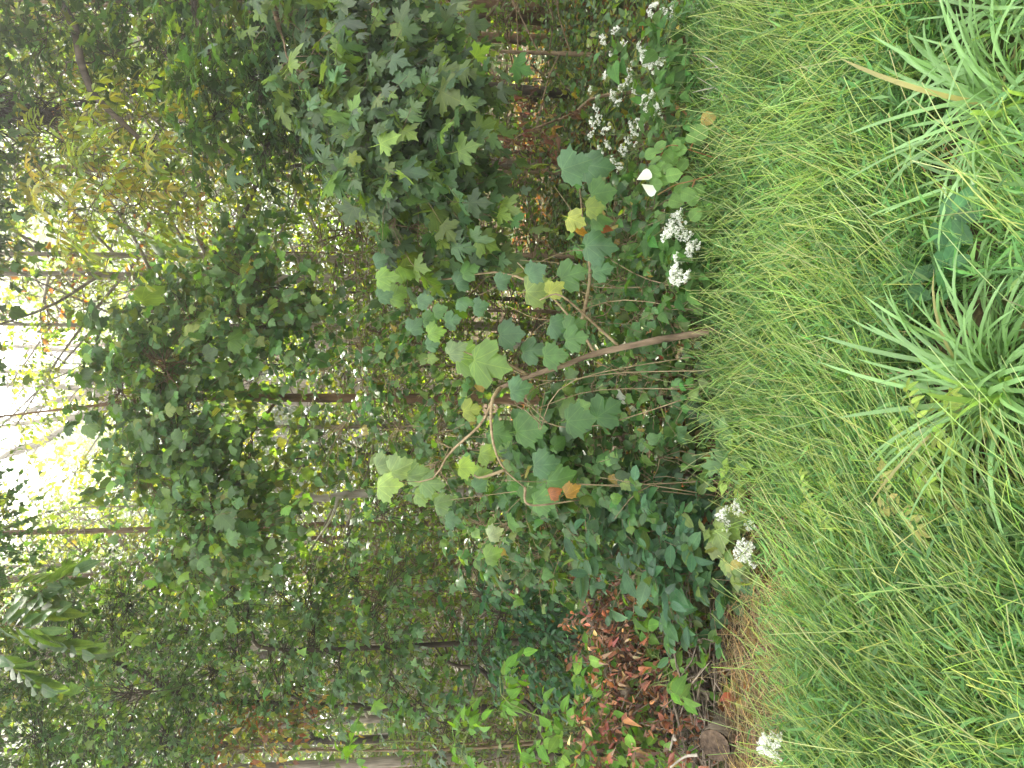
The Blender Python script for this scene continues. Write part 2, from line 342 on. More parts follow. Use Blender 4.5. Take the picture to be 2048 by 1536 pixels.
# ------------------------------------------------------------------ ground
def soil_mat():
    m, t = newmat('soil and litter'); N = t.nodes.new; L = t.links.new
    tc = N('ShaderNodeTexCoord'); n1 = N('ShaderNodeTexNoise'); n1.inputs['Scale'].default_value = 38; n1.inputs['Detail'].default_value = 8
    n2 = N('ShaderNodeTexNoise'); n2.inputs['Scale'].default_value = 1.6; n2.inputs['Detail'].default_value = 4
    L(tc.outputs['Object'], n1.inputs[0]); L(tc.outputs['Object'], n2.inputs[0])
    r = N('ShaderNodeValToRGB'); e = r.color_ramp.elements; e[0].position = .35; e[0].color = (.028, .018, .011, 1); e[1].position = .7; e[1].color = (.17, .115, .07, 1)
    L(n1.outputs[0], r.inputs[0])
    mr = N('ShaderNodeMapRange'); mr.inputs[1].default_value = .45; mr.inputs[2].default_value = .62; L(n2.outputs[0], mr.inputs[0])
    mx = N('ShaderNodeMix'); mx.data_type = 'RGBA'; L(mr.outputs[0], mx.inputs['Factor']); L(r.outputs[0], mx.inputs['A']); mx.inputs['B'].default_value = (.05, .065, .02, 1)
    pb = N('ShaderNodeBsdfPrincipled'); pb.inputs['Roughness'].default_value = .95; pb.inputs['Specular IOR Level'].default_value = .1; L(mx.outputs['Result'], pb.inputs['Base Color'])
    bp = N('ShaderNodeBump'); bp.inputs['Strength'].default_value = .8; bp.inputs['Distance'].default_value = .02; L(n1.outputs[0], bp.inputs['Height']); L(bp.outputs[0], pb.inputs['Normal'])
    o = N('ShaderNodeOutputMaterial'); L(pb.outputs[0], o.inputs[0]); return m
M['soil'] = soil_mat()
gx = np.concatenate([np.linspace(-120, -12, 12), np.linspace(-10, 10, 121), np.linspace(12, 120, 12)])
gy = np.concatenate([np.linspace(-60, -4, 8), np.linspace(-2, 16, 109), np.linspace(18, 60, 15), np.linspace(70, 150, 8)])
X, Y = np.meshgrid(gx, gy); Z = gz(X, Y); nx, ny = len(gx), len(gy)
i = np.arange(ny - 1)[:, None] * nx + np.arange(nx - 1)[None]
b = MB(); b.add(np.stack([X, Y, Z], -1).reshape(-1, 3), None, np.stack([i, i + 1, i + nx + 1, i + nx], -1).reshape(-1, 4))
tag(link('ground', b.mesh('ground', 'soil')), kind='structure')

# ------------------------------------------------------------------ trees of the wood
def make_tree(H, r0, cb, cr, nl, nt_, per, ls, pal, droop=.25, lean=0.0, elev=(.2, .8), lift=.3):
    """one kind of tree: trunk with its limbs, and its leaves, round the origin"""
    tb = MB(); z = np.linspace(-.3, H, 12)
    wob = np.cumsum(rng.normal(0, .018 * H / 12, (12, 2)), 0); path = np.column_stack([wob[:, 0] + lean * z * z / H, wob[:, 1], z])
    tube(tb, path, np.interp(z, [-.3, .4, H], [r0 * 1.35, r0, r0 * .15]), 9, lump=.05)
    bases = []; dirs = []; lens = []
    for k in range(nl):
        f = (k + .5) / nl; h = cb + (H - cb) * f ** .9; az = k * 2.4 + rng.normal(0, .4)
        prof = cr * (math.sin(math.pi * min(1, .18 + .82 * f)) ** .7 * .85 + .15) * rng.uniform(.7, 1.15)
        el = elev[0] + (elev[1] - elev[0]) * f; dv = np.array([math.cos(az) * math.cos(el), math.sin(az) * math.cos(el), math.sin(el)])
        p0 = along(path, [(h + .3) / (H + .3)])[0]; p1 = p0 + dv * prof * .5 + rnd(1, .1)[0]; p2 = p0 + dv * prof + [0, 0, lift * prof * .3] + rnd(1, .15)[0]
        lp = smooth_path([p0, p1, p2], 6); tube(tb, lp, np.linspace(r0 * .38 * (1 - .6 * f), .008, 6), 5, cap=False)
        t = rng.uniform(.15, 1, nt_); q = along(lp, t); sd_ = norm(np.cross(dv, [0, 0, 1.0])) * rng.choice([-1, 1], nt_)[:, None]
        dd = dv * .7 + sd_ * rng.uniform(.2, 1.1, (nt_, 1)) + rnd(nt_, .3); dd[:, 2] *= .6
        bases.append(q); dirs.append(dd); lens.append(rng.uniform(.35, .85, nt_) * (1.15 - .4 * t))
    ba = np.concatenate(bases); di = np.concatenate(dirs); le = np.concatenate(lens)
    pos, ld, nn, lines = twigs(ba, di, le, per, 1.0, droop, nvar=.45, nrm=(0, 0, 1), hang=.35)
    twig_mesh(tb, lines, .007, .002)
    base, var, alt, pa = pal; tn = tints(len(pos), base, var, alt, pa)
    cbm = MB(); s = ls * rng.uniform(.65, 1.25, len(pos)); pk = rng.integers(0, 2, len(pos))
    for q, (fo, dr) in enumerate(((.25, .2), (.5, .45))):
        v = np.array([[0, 0, 0], [.36, .42, -fo * .36 + .1], [0, .5, .1], [-.36, .42, -fo * .36 + .1], [0, 1, -dr]])
        cloud(cbm, (v, np.array([[0, 1, 2], [0, 2, 3], [1, 4, 2], [2, 4, 3]])[:, ::1], v[:, :2]), pos[pk == q], ld[pk == q], nn[pk == q], s[pk == q], tn[pk == q])
    return tb.mesh('trunk', 'bark_grey'), cbm.mesh('crown', 'far')
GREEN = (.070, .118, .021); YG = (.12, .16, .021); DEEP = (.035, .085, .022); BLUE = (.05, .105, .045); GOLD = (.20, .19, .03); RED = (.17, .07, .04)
PT = {
    'tall': make_tree(18, .15, 9.5, 3.4, 28, 18, 11, .115, (GREEN, .25, YG, .3)),
    'tall2': make_tree(16, .17, 7.5, 2.4, 18, 9, 9, .115, (GREEN, .25, YG, .35)),
    'mid': make_tree(10, .09, 3.0, 2.1, 22, 8, 9, .10, (GREEN, .25, YG, .25)),
    'low': make_tree(6.0, .045, .9, 1.9, 18, 8, 9, .09, (GREEN, .25, YG, .3)),
    'shrub': make_tree(2.3, .022, .2, 1.25, 22, 10, 9, .062, (GREEN, .25, YG, .35)),
    'sun_gold': make_tree(10, .08, 2.5, 2.3, 22, 9, 9, .095, ((.13, .165, .025), .25, GOLD, .12)),  # leaf colour yellowed to stand in for sun shining through
    'red': make_tree(9, .07, 3.6, 1.6, 20, 12, 10, .08, ((.10, .11, .035), .3, RED, .35)),
}
def tree(kind, x, y, label, group=None, sc=1.0, rz=None, bark='bark_grey', name='tree', tilt=(0, 0), fat=1.0):
    o = thing(name, (x, y, float(gz(np.array(x), np.array(y)))), label, 'tree', group)
    rz = rng.uniform(0, 6.28) if rz is None else rz
    o.rotation_euler = (tilt[0], tilt[1], 0)
    t, c = PT[kind]
    a = link('trunk', t, o); a.rotation_euler = (0, 0, rz); a.scale = (sc * fat, sc * fat, sc)
    a.material_slots[0].link = 'OBJECT'; a.material_slots[0].material = M[bark]
    c_ = link('crown', c, o); c_.rotation_euler = (0, 0, rz); c_.scale = (sc, sc, sc); c_['kind'] = 'stuff'
    return o
def tx(y_img, x_img, dist): return float(P(x_img, y_img, dist)[0])
# trunks one can single out, by photograph row, from the left of the upright view to the right
T = [
 ('tall', 1520, 900, 8.0, 1.0, 'bark_grey', 'grey trunk running up the far left edge of the wood', (0, 0), .42),
 ('tall', 1410, 900, 12.5, 1.0, 'bark_grey', 'thick leaning grey trunk behind the pile of dead leaves and logs', (0, .045), .85),
 ('mid', 1490, 650, 11.0, 1.0, 'bark_dark', 'thin dark trunk just inside the left edge, above the red and yellow bush', (0, .02), .8),
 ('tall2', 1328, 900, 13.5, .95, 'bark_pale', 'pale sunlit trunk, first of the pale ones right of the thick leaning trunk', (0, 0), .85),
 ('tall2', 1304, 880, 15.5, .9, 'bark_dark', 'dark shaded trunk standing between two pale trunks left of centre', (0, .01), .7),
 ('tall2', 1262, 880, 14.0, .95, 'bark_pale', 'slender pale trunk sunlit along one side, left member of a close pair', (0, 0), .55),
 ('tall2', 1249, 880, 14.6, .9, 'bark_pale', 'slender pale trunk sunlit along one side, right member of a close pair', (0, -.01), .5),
 ('tall2', 1225, 880, 16.0, 1.0, 'bark_grey', 'short-seeming grey trunk above the dark green shrub', (0, 0), .8),
 ('tall', 1130, 850, 10.5, .85, 'bark_brown', 'thin brown trunk with sun on it, right of the dark green shrub', (0, -.01), .5),
 ('tall', 1047, 850, 9.5, .85, 'bark_brown', 'very thin straight brown trunk between the shrub and the white crooked trunk', (0, 0), .38),
 ('mid', 730, 870, 9.0, .62, 'bark_dark', 'thin dark trunk beside the white curved stem near the middle', (0, 0), .4),
 ('mid', 570, 1000, 11.5, .8, 'bark_grey', 'short pale piece of trunk seen low between hanging leaves right of centre', (0, 0), .9),
 ('tall', 365, 720, 10.5, .9, 'bark_brown', 'brown trunk behind the lower leaves of the big maple branch', (0, .01), .5),
 ('tall', 22, 1000, 8.4, 1.0, 'bark_brown', 'large brown trunk in the dark at the right edge below the maple branch', (0, 0), 1.0),
 ('mid', 76, 1050, 9.2, 1.0, 'bark_brown', 'smaller brown trunk close beside the large brown one at right', (0, 0), .7),
]
for kd, yi, xi, d, s, bk, lb, tl, ft in T:
    tree(kd, tx(yi, xi, d), d, lb, 'trunks standing in the wood', s, None, bk, 'tree', tl, ft)
# the rest of the wood
FAR = [(-4.8, 18.2), (5.4, 18.6), (-8.6, 21.5), (8.4, 22.5), (-11.5, 22), (11.8, 20.5), (-7.5, 17), (7.8, 17.5), (9, 26), (-9.6, 24.5), (-9.5, 19), (-5.2, 21), (-1.2, 20), (2.6, 21), (6.6, 19), (10.5, 23), (-12, 27), (-7, 28), (-2.5, 30), (2, 28), (7, 30), (12.5, 31), (-15, 36), (-8, 38), (-3, 41), (4, 39), (10, 38), (16, 42)]
for k, (x, y) in enumerate(FAR):
    tree(('mid', 'mid', 'sun_gold', 'mid', 'tall2')[k % 5] if abs(x) < 6 else ('mid', 'tall2')[k % 2], x + rng.normal(0, .6), y + rng.normal(0, .6), 'leafy tree filling the sunlit depth of the wood behind everything', 'far trees of the wood', rng.uniform(.8, 1.05), bark=('bark_grey', 'bark_brown')[k % 2])
UND = [(-2.4, 11.6), (2.0, 11.4), (5.2, 10.4), (-5.6, 11), (-3.6, 12.5), (.5, 12.5), (3.2, 11.5), (4.6, 9.5), (5.8, 12.5), (-6.8, 14), (6.5, 15.5), (-4.6, 15.5)]
for k, (x, y) in enumerate(UND):
    tree('low', x, y, 'bushy understorey sapling with sunlit small leaves among the trunks', 'understorey saplings', rng.uniform(.8, 1.15), bark='bark_brown', name='sapling')
SHR = [(-4.8, 7.4), (-3.7, 8.9), (-2.2, 7.9), (-1.6, 9.3), (.2, 7.6), (1.5, 8.8), (2.7, 9.2), (3.9, 9.4), (-.4, 9.4), (-3.1, 10.6), (1.2, 6.8), (-1.1, 7.0), (-4.2, 8.2), (-2.8, 9.4), (-1.0, 8.6), (.8, 8.2), (2.2, 7.6), (3.3, 8.4), (4.4, 7.2), (2.9, 6.4), (-3.4, 7.0), (.1, 10.5), (5.4, 9), (-5.4, 9.6)]
for k, (x, y) in enumerate(SHR):
    tree('shrub', x, y, 'low wild shrub with small leaves on the shaded forest floor', 'wild shrubs under the trees', rng.uniform(.7, 1.1), bark='twig', name='shrub')
tree('sun_gold', tx(1150, 260, 13), 13, 'yellow-green young tree glowing in the sun at upper left of centre', None, 1.0)
tree('sun_gold', tx(520, 480, 9.5), 9.5, 'young tree tinted golden for sunlight in the gap right of the vine-hung tree', None, .9)
tree('sun_gold', tx(850, 480, 8.2), 8.2, 'slim yellow-lit young tree shining right behind the vine-hung tree', None, .5)
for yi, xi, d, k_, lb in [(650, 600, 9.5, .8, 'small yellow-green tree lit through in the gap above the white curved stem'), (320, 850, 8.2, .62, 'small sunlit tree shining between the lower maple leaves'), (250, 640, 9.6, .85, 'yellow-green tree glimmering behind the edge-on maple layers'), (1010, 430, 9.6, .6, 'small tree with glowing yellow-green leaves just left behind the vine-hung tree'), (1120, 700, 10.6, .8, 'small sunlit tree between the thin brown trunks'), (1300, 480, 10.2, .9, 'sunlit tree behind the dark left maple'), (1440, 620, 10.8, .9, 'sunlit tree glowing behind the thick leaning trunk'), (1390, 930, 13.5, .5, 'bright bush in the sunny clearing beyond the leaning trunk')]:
    tree('sun_gold', tx(yi, xi, d), d, lb, 'sunlit young trees', k_)
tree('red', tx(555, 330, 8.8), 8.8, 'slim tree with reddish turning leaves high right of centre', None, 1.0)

# the far wood behind, one mass of leaves
n = 290000; y = 31 + 20 * rng.random(n) ** 1.2; x = rng.uniform(-.7, .7, n) * y; side = np.clip((np.abs(x / y + .03) - .10) / .16, 0, 1)
hmax = (.465 + .26 * side + .06 * np.sin(x * .9 + y * .5) + .05 * np.sin(x * 2.1 + 1)) * y; z = 1.2 + rng.uniform(0, 1, n) ** .9 * hmax
pos = np.column_stack([x, y, np.maximum(z, gz(x, y))]); cl = np.floor(pos / [1.6, 1.6, 1.1]); key = (cl @ [1.0, 57.0, 113.0]).astype(int)
hue = np.random.default_rng(5).random(9973)[key % 9973]; keep = np.random.default_rng(8).random(9973)[(key * 7) % 9973] > .14; pos = pos[keep]; hue = hue[keep]
tn = tints(len(pos), GREEN, .25); yl = hue > .72; tn[yl] = tints(int(yl.sum()), (.12, .165, .026), .25); gd = hue > .985; tn[gd] = tints(int(gd.sum()), GOLD, .25)
b = MB(); v = np.array([[0, 0, 0], [.4, .42, .06], [0, .5, .1], [-.4, .42, .06], [0, 1, -.25]]); cloud(b, (v, np.array([[0, 1, 2], [0, 2, 3], [1, 4, 2], [2, 4, 3]]), v[:, :2]), pos, rnd(len(pos)) * [1, 1, .5] + [0, 0, -.3], rnd(len(pos), .6) + [0, -.2, .8], rng.uniform(.16, .32, len(pos)), tn)
tag(link('far_foliage', b.mesh('far_foliage', 'far')), 'mass of sunlit leaves of the far wood between the trunks', 'woodland', None, 'stuff')

# ------------------------------------------------------------------ undergrowth of the forest floor
def scatter_floor(n, y0, y1, half=.62):
    y = np.sqrt(rng.uniform(y0 ** 2, y1 ** 2, n)); x = rng.uniform(-1, 1, n) * (half * y + .4); return x, y
x, y = scatter_floor(8200, 3.9, 30); x2, y2 = scatter_floor(4200, 3.9, 9); x = np.append(x, x2); y = np.append(y, y2); h = rng.gamma(2.2, .16, len(x)) * np.clip((y - 3.6) / 1.4, .25, 1)
d = rnd(len(x), .5) + [0, 0, 1]; base = np.column_stack([x, y, gz(x, y)])
pos, ld, nn, lines = twigs(base, d, h, 7, 1.2, .1, nrm=(0, -.2, 1), nvar=.35, hang=.1)
b = MB(); cloud(b, SHAPES['ovate'][0][0], pos, ld, nn, rng.uniform(.035, .085, len(pos)) * (1 + .25 * (rng.random(len(pos)) > .9)), tints(len(pos), (.05, .105, .026), .3, YG, .22, (.2, .17, .04), .03))
tag(link('undergrowth', b.mesh('undergrowth', 'pin_attr')), 'low green undergrowth covering the floor of the wood', 'undergrowth', None, 'stuff')
x, y = scatter_floor(9000, 3.3, 14); pos = np.column_stack([x, y, gz(x, y) + .012 + rng.gamma(1, .012, len(x))])
b = MB(); pk = rng.integers(0, 4, len(x))
tn = tints(len(x), (.16, .09, .045), .35, (.30, .2, .08), .2, (.30, .11, .05), .2)
for q in range(4):
    s = pk == q; cloud(b, SHAPES['dead'][0][q], pos[s], rnd(s.sum()) * [1, 1, .25], rnd(s.sum(), .4) + [0, 0, 1], rng.uniform(.04, .1, s.sum()), tn[s])
tag(link('fallen_leaves', b.mesh('fallen_leaves', 'dead_attr')), 'brown fallen leaves littering the floor of the wood', 'leaf litter', None, 'stuff')

# ------------------------------------------------------------------ glare veil
def glare_veil_mat(dens, aniso):
    m, t = newmat('glare veil'); v = t.nodes.new('ShaderNodeVolumePrincipled'); v.inputs['Color'].default_value = (1, 1, .98, 1); v.inputs['Density'].default_value = dens; v.inputs['Anisotropy'].default_value = aniso
    o = t.nodes.new('ShaderNodeOutputMaterial'); t.links.new(v.outputs[0], o.inputs['Volume']); return m
b = MB(); q = np.array([[x_, y_, z_] for z_ in (-1.6, 32) for y_ in (-64, 154) for x_ in (-124, 124)], float)
b.add(q, None, [[0, 2, 3, 1], [4, 5, 7, 6], [0, 1, 5, 4], [2, 6, 7, 3], [0, 4, 6, 2], [1, 3, 7, 5]])
M['glare_veil'] = glare_veil_mat(.0072, .77)  # air volume added to imitate the lens veil toward the sun
tag(link('glare_veil', b.mesh('glare_veil', 'glare_veil', False)), kind='stuff')
# ------------------------------------------------------------------ plants whose leaves one can pick out
class Net:
    """wood that grows: every new limb leaves the nearest wood already there"""
    def __init__(s, stem, r0): s.p = np.array(stem); s.r = np.linspace(r0, r0 * .35, len(stem))
    def grow(s, mb, c, rend=.003, sides=5):
        dv = c - s.p; dist = np.linalg.norm(dv, axis=1); i = int(np.argmin(dist + .5 * np.clip(s.p[:, 2] - c[2] + .1, 0, 9))); a = s.p[i]; L = dist[i]
        lp = smooth_path([a, a * .65 + c * .35 + rnd(1, .07 * L)[0] + [0, 0, .08 * L], a * .3 + c * .7 + rnd(1, .07 * L)[0] + [0, 0, .08 * L], c], 9)
        rr = np.linspace(max(rend, min(s.r[i] * .62, .004 + .012 * L)), rend, 9); tube(mb, lp, rr, sides, cap=False, lump=.04); s.p = np.vstack([s.p, lp[2:]]); s.r = np.append(s.r, rr[2:]); return lp
def blob_plant(name, label, cat, stem, blobs, sp, size, pal, per=6, L=.32, bark='twig', r0=.02, limit=300, group=None, ang=1.0, droop=.3, nrm=(0, -.5, .8), nvar=.35,
               hang=.4, sv=.25, out=.5, limbs=True, flat=1.0, mass=None, more=1.0):
    """stem: path of places; blobs: (x, y, distance, half width, half height in photograph pixels, twigs)"""
    stem = smooth_path(stem, 14); root = thing(name, stem[0], label, cat, group); sb = MB()
    tube(sb, stem, np.linspace(r0, r0 * .3, 14), 7, lump=.05)
    BA = []; DI = []; net = Net(stem, r0)
    cs = [P(*q[:3]) for q in blobs]; order = np.argsort([np.linalg.norm(stem - c, axis=1).min() for c in cs])
    for bi in order:
        bx, by, bd, rx, ry, n = blobs[bi]; n = int(round(n * more)); c = cs[bi]; k = bd / FPX
        o = norm(rnd(n)) * rng.uniform(.25, 1, (n, 1)) ** .6
        q = c + np.column_stack([o[:, 0] * ry * k, o[:, 1] * (rx + ry) * .45 * k, o[:, 2] * rx * k * flat])
        dd = o * [1, 1, .7] * out + rnd(n, .35); dd[:, 2] += .05
        lp = net.grow(sb, c); near = along(lp, rng.uniform(.55, 1, n))
        twig_mesh(sb, np.stack([near, (near + q) / 2 + [0, 0, .02], q], 1), .003, .002)
        dd += norm(q - near) * .6
        BA.append(q); DI.append(dd)
    ba = np.concatenate(BA); di = np.concatenate(DI)
    pos, ld, nn, lines = twigs(ba, di, rng.uniform(.6, 1.3, len(ba)) * L, per, ang, droop, nrm=nrm, nvar=nvar, hang=hang)
    twig_mesh(sb, lines, .0028, .0012); put('stem', sb, bark, root)
    tn = tints(len(pos), *pal); s = size * np.exp(rng.normal(0, sv, len(pos)))
    leaves(root, sp, pos, ld, nn, s, tn, limit, mass_shape=mass)
    return root
g = lambda x, y: G(x, y)
def gp(x, dist): return np.array([x, dist, float(gz(np.array(x), np.array(dist)))])
# vine-hung tree in the middle
blob_plant('vine_hung_tree', 'tree in the middle of the view hung all over with broad vine leaves', 'tree',
  [gp(tx(800, 870, 6.2), 6.2), P(870, 797, 6.2), P(620, 796, 6.2), P(440, 796, 6.1), P(300, 800, 6), P(200, 810, 6)],
  [(235, 790, 5.7, 60, 70, 16), (250, 690, 5.8, 60, 60, 14), (330, 720, 5.5, 70, 70, 22), (310, 860, 5.5, 70, 70, 22), (380, 820, 5.5, 70, 70, 22), (300, 960, 5.5, 70, 50, 18), (390, 930, 5.4, 60, 60, 18),
   (420, 1030, 5.3, 60, 60, 20), (480, 1060, 5.2, 50, 50, 16), (360, 1090, 5.3, 50, 40, 10), (390, 1140, 5.3, 40, 40, 8), (380, 640, 5.8, 60, 60, 16), (300, 620, 6, 60, 50, 14), (350, 580, 6.2, 60, 40, 12), (470, 730, 5.8, 60, 60, 14),
   (490, 960, 5.6, 50, 50, 12), (480, 620, 5.4, 50, 40, 12), (540, 640, 5.4, 40, 40, 10), (490, 545, 5.4, 40, 40, 12), (560, 590, 5.4, 40, 40, 8), (460, 480, 5.5, 40, 30, 6)] + [(x_, y_, d_, 90, 90, 28) for x_, d_ in ((-215, 5.6), (-190, 6.4),  (-200, 6.6), (-330, 7.0), (-470, 7.2), (-640, 6.5), (-820, 6.3)) for y_ in range(560, 1010, 150)],  # last sprays sit above the view, added to shade the grass
  'sycamore', .057, ((.062, .135, .038), .22, (.11, .19, .035), .22, (.15, .19, .04), .05), 6, .30, 'bark_brown', .05, 300, None, 1.1, .3, (0, -.75, .6), .6, .5, more=2.6, sv=.32)
LITC = ((.10, .175, .026), .2, (.15, .19, .026), .35)  # sunlit glow put into the leaf tint of both young trees
blob_plant('young_tree', 'added young tree with broad leaves lit through bright yellow-green, low behind the vine-hung tree', 'tree', [gp(tx(905, 870, 8.3), 8.3), P(850, 905, 8.3), P(700, 910, 8.3), P(560, 920, 8.3)],
  [(560, 890, 8.3, 40, 40, 14), (600, 940, 8.3, 40, 40, 14), (640, 880, 8.3, 40, 40, 12), (535, 970, 8.3, 35, 30, 10), (620, 820, 8.3, 40, 40, 10), (560, 1010, 8.3, 35, 30, 8), (690, 930, 8.3, 35, 40, 8)], 'grape', .085, LITC, 6, .32, 'bark_dark', .03, 300, None, 1.1, .25, (0, -.2, 1), .45, .35)  # separate tree added for the sunlit lower leaves of the vine-hung crown
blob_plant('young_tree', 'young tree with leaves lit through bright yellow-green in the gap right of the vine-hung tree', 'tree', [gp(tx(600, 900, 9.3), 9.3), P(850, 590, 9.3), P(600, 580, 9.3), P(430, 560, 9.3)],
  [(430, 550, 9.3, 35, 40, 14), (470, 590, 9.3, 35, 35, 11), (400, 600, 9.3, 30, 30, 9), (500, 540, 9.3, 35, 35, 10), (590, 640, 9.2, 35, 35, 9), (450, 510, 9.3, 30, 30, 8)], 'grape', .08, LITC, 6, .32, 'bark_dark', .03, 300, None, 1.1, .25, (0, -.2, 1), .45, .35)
# big maple limb from the right
blob_plant('maple_tree', 'maple reaching in from the right edge with big dark bluish-green leaves', 'tree',
  [gp(4.4, 5.2), np.array([4.2, 5.1, 1.2]), P(560, -260, 5.0), P(520, -120, 4.8), P(560, 60, 4.5)],
  [(587, 26, 4.5, 60, 60, 16), (667, 76, 4.4, 60, 60, 18), (747, 86, 4.3, 60, 60, 18), (807, 56, 4.3, 50, 60, 12), (607, 146, 4.4, 50, 60, 16), (697, 176, 4.2, 60, 60, 20), (787, 166, 4.1, 60, 60, 18), (867, 156, 4.1, 50, 50, 10),
   (667, 246, 4.2, 40, 40, 10), (747, 256, 4.0, 60, 50, 18), (827, 256, 4.0, 60, 50, 16), (897, 236, 4.0, 40, 40, 8), (727, 326, 4.0, 40, 40, 9), (797, 336, 3.9, 50, 40, 13), (877, 326, 3.9, 50, 40, 12), (927, 296, 4, 30, 40, 6), (807, 396, 3.9, 40, 30, 7), (887, 396, 3.9, 40, 30, 8), (837, 456, 4.0, 40, 30, 7), (907, 446, 4, 40, 30, 7), (787, 456, 4, 30, 30, 4), (847, 516, 4.1, 40, 30, 5), (827, 16, 4.6, 40, 40, 8)],
  'maple', .094, ((.055, .108, .044), .2, (.10, .17, .03), .24), 5, .27, 'twig', .05, 300, None, 1.15, .3, (0, -.65, .7), .55, .5, more=1.4)
blob_plant('maple_tree', 'maple overhead at right whose leaf layers are seen edge-on from below', 'tree',
  [gp(4.0, 6.3), np.array([3.9, 6.2, 1.5]), P(480, -220, 5.8), P(380, -80, 5.5), P(420, 120, 5.3)],
  [(x_ + rng.normal(0, 10), y_ + rng.normal(0, 12), 5.2 + rng.normal(0, .25), 16, 60, 9) for x_ in (380, 430, 480, 530, 580, 625) for y_ in (20, 90, 165, 235, 300) if y_ < 260 or x_ > 500] + [(x_, y_, 5.6, 25, 50, 8) for x_, y_ in ((330, 30), (300, 90), (250, 20), (190, 30), (120, 40), (80, 100), (40, 30), (330, 110), (210, 110))] + [(x_, y_, d_, 90, 90, 28) for x_, d_ in ((-90, 6.2), (-165, 5.5),  (-200, 6.6), (-330, 7.0), (-470, 7.2), (-640, 6.5), (-820, 6.3)) for y_ in range(-300, 480, 150)],  # includes out-of-view sprays put in overhead to block the sun
  'maple', .070, ((.045, .10, .04), .22, (.10, .17, .03), .2), 6, .34, 'bark_dark', .045, 300, None, 1.1, .18, (0, 0, 1), .2, .12, mass='lobed', more=1.9)
# fine-leaved trees closing the upper right
FINE = ((.075, .135, .024), .26, (.135, .175, .028), .35, (.19, .19, .035), .05)
blob_plant('fine_leaved_tree', 'airy tree with masses of fine yellow-green leaves high behind the walnut branches', 'tree', [gp(3.6, 9.2), np.array([3.5, 9.2, 2.5]), P(400, 160, 9), P(200, 200, 8.8), P(60, 230, 8.6)],
  [(x_ + rng.normal(0, 14), y_ + rng.normal(0, 18), 8.6 + rng.normal(0, .5), 50, 60, 10) for x_ in range(20, 480, 62) for y_ in range(15, 480, 78)], 'leaflet', .085, FINE, 12, .55, 'bark_dark', .06, 300, None, 1.0, .35, (0, -.2, 1), .5, .3)
blob_plant('fine_leaved_tree', 'airy tree with fine drooping leaves standing deep in the wood behind the maple limb', 'tree', [gp(tx(300, 850, 9.8), 9.8), P(800, 310, 9.8), P(600, 330, 9.8), P(470, 380, 9.6)],
  [(x_ + rng.normal(0, 14), y_ + rng.normal(0, 18), 9.6 + rng.normal(0, .5), 45, 55, 9) for x_ in range(480, 800, 66) for y_ in range(180, 620, 80)], 'leaflet', .08, FINE, 11, .5, 'bark_dark', .05, 300, None, 1.0, .4, (0, -.2, 1), .5, .35)
blob_plant('fine_leaved_tree', 'airy pale green tree with fine leaves deep behind the left maple', 'tree', [gp(tx(1300, 850, 11), 11), P(700, 1290, 11), P(400, 1270, 11), P(200, 1200, 11)],
  [(x_ + rng.normal(0, 14), y_ + rng.normal(0, 18), 11 + rng.normal(0, .6), 45, 60, 8) for x_ in range(90, 640, 68) for y_ in range(1090, 1540, 85)], 'leaflet', .095, FINE, 11, .6, 'bark_grey', .06, 300, None, 1.0, .35, (0, -.2, 1), .5, .35)
# maple over the left
blob_plant('maple_tree', 'slender maple with many small dark leaves filling the upper left', 'tree',
  [gp(-3.2, 7.2), np.array([-3.1, 7.1, 1.5]), P(420, 1400, 6.8), P(250, 1330, 6.6), P(80, 1290, 6.5)],
  [(x_ + rng.normal(0, 20), y_ + rng.normal(0, 20), 6.4 + rng.normal(0, .4), 26, 62, 11) for x_ in (60, 110, 165, 220, 275, 330, 385, 440, 500, 560, 620) for y_ in (1180, 1270, 1360, 1450, 1530) if not (x_ < 150 and y_ < 1200) and not (x_ > 390 and y_ > 1400)] + [(x_, y_, d_, 90, 90, 28) for x_, d_ in ((-90, 6.2), (-165, 5.5),  (-200, 6.6), (-330, 7.0), (-470, 7.2), (-640, 6.5), (-820, 6.3)) for y_ in range(1080, 1900, 150)],  # unseen upper sprays added to keep the clearing in shade
  'lobed', .05, ((.055, .125, .035), .24, (.10, .17, .035), .25), 6, .36, 'bark_dark', .05, 300, None, 1.1, .25, (0, -.35, .9), .5, .35, more=2.7)
blob_plant('maple_tree', 'young maple whose leafy branch hangs before the pale trunks at left', 'tree',
  [gp(-2.1, 6.0), np.array([-2.1, 6.0, 1.2]), P(560, 1300, 5.9), P(500, 1260, 5.9)],
  [(680, 1340, 5.6, 30, 60, 10), (730, 1290, 5.6, 30, 60, 10), (780, 1300, 5.6, 30, 50, 10), (800, 1370, 5.6, 40, 50, 12), (850, 1420, 5.5, 40, 40, 10), (900, 1460, 5.5, 40, 40, 9), (760, 1200, 5.7, 40, 40, 10), (700, 1150, 5.7, 40, 40, 9), (800, 1150, 5.6, 40, 40, 8), (620, 1250, 5.7, 30, 60, 9), (560, 1180, 5.8, 30, 60, 9), (780, 1020, 5.4, 50, 40, 9), (700, 1060, 5.5, 40, 40, 8)],
  'lobed', .058, ((.055, .12, .04), .22, (.10, .18, .035), .16), 6, .32, 'bark_dark', .03, 300, None, 1.1, .25, (0, -.5, .8), .45, .4, more=1.9)
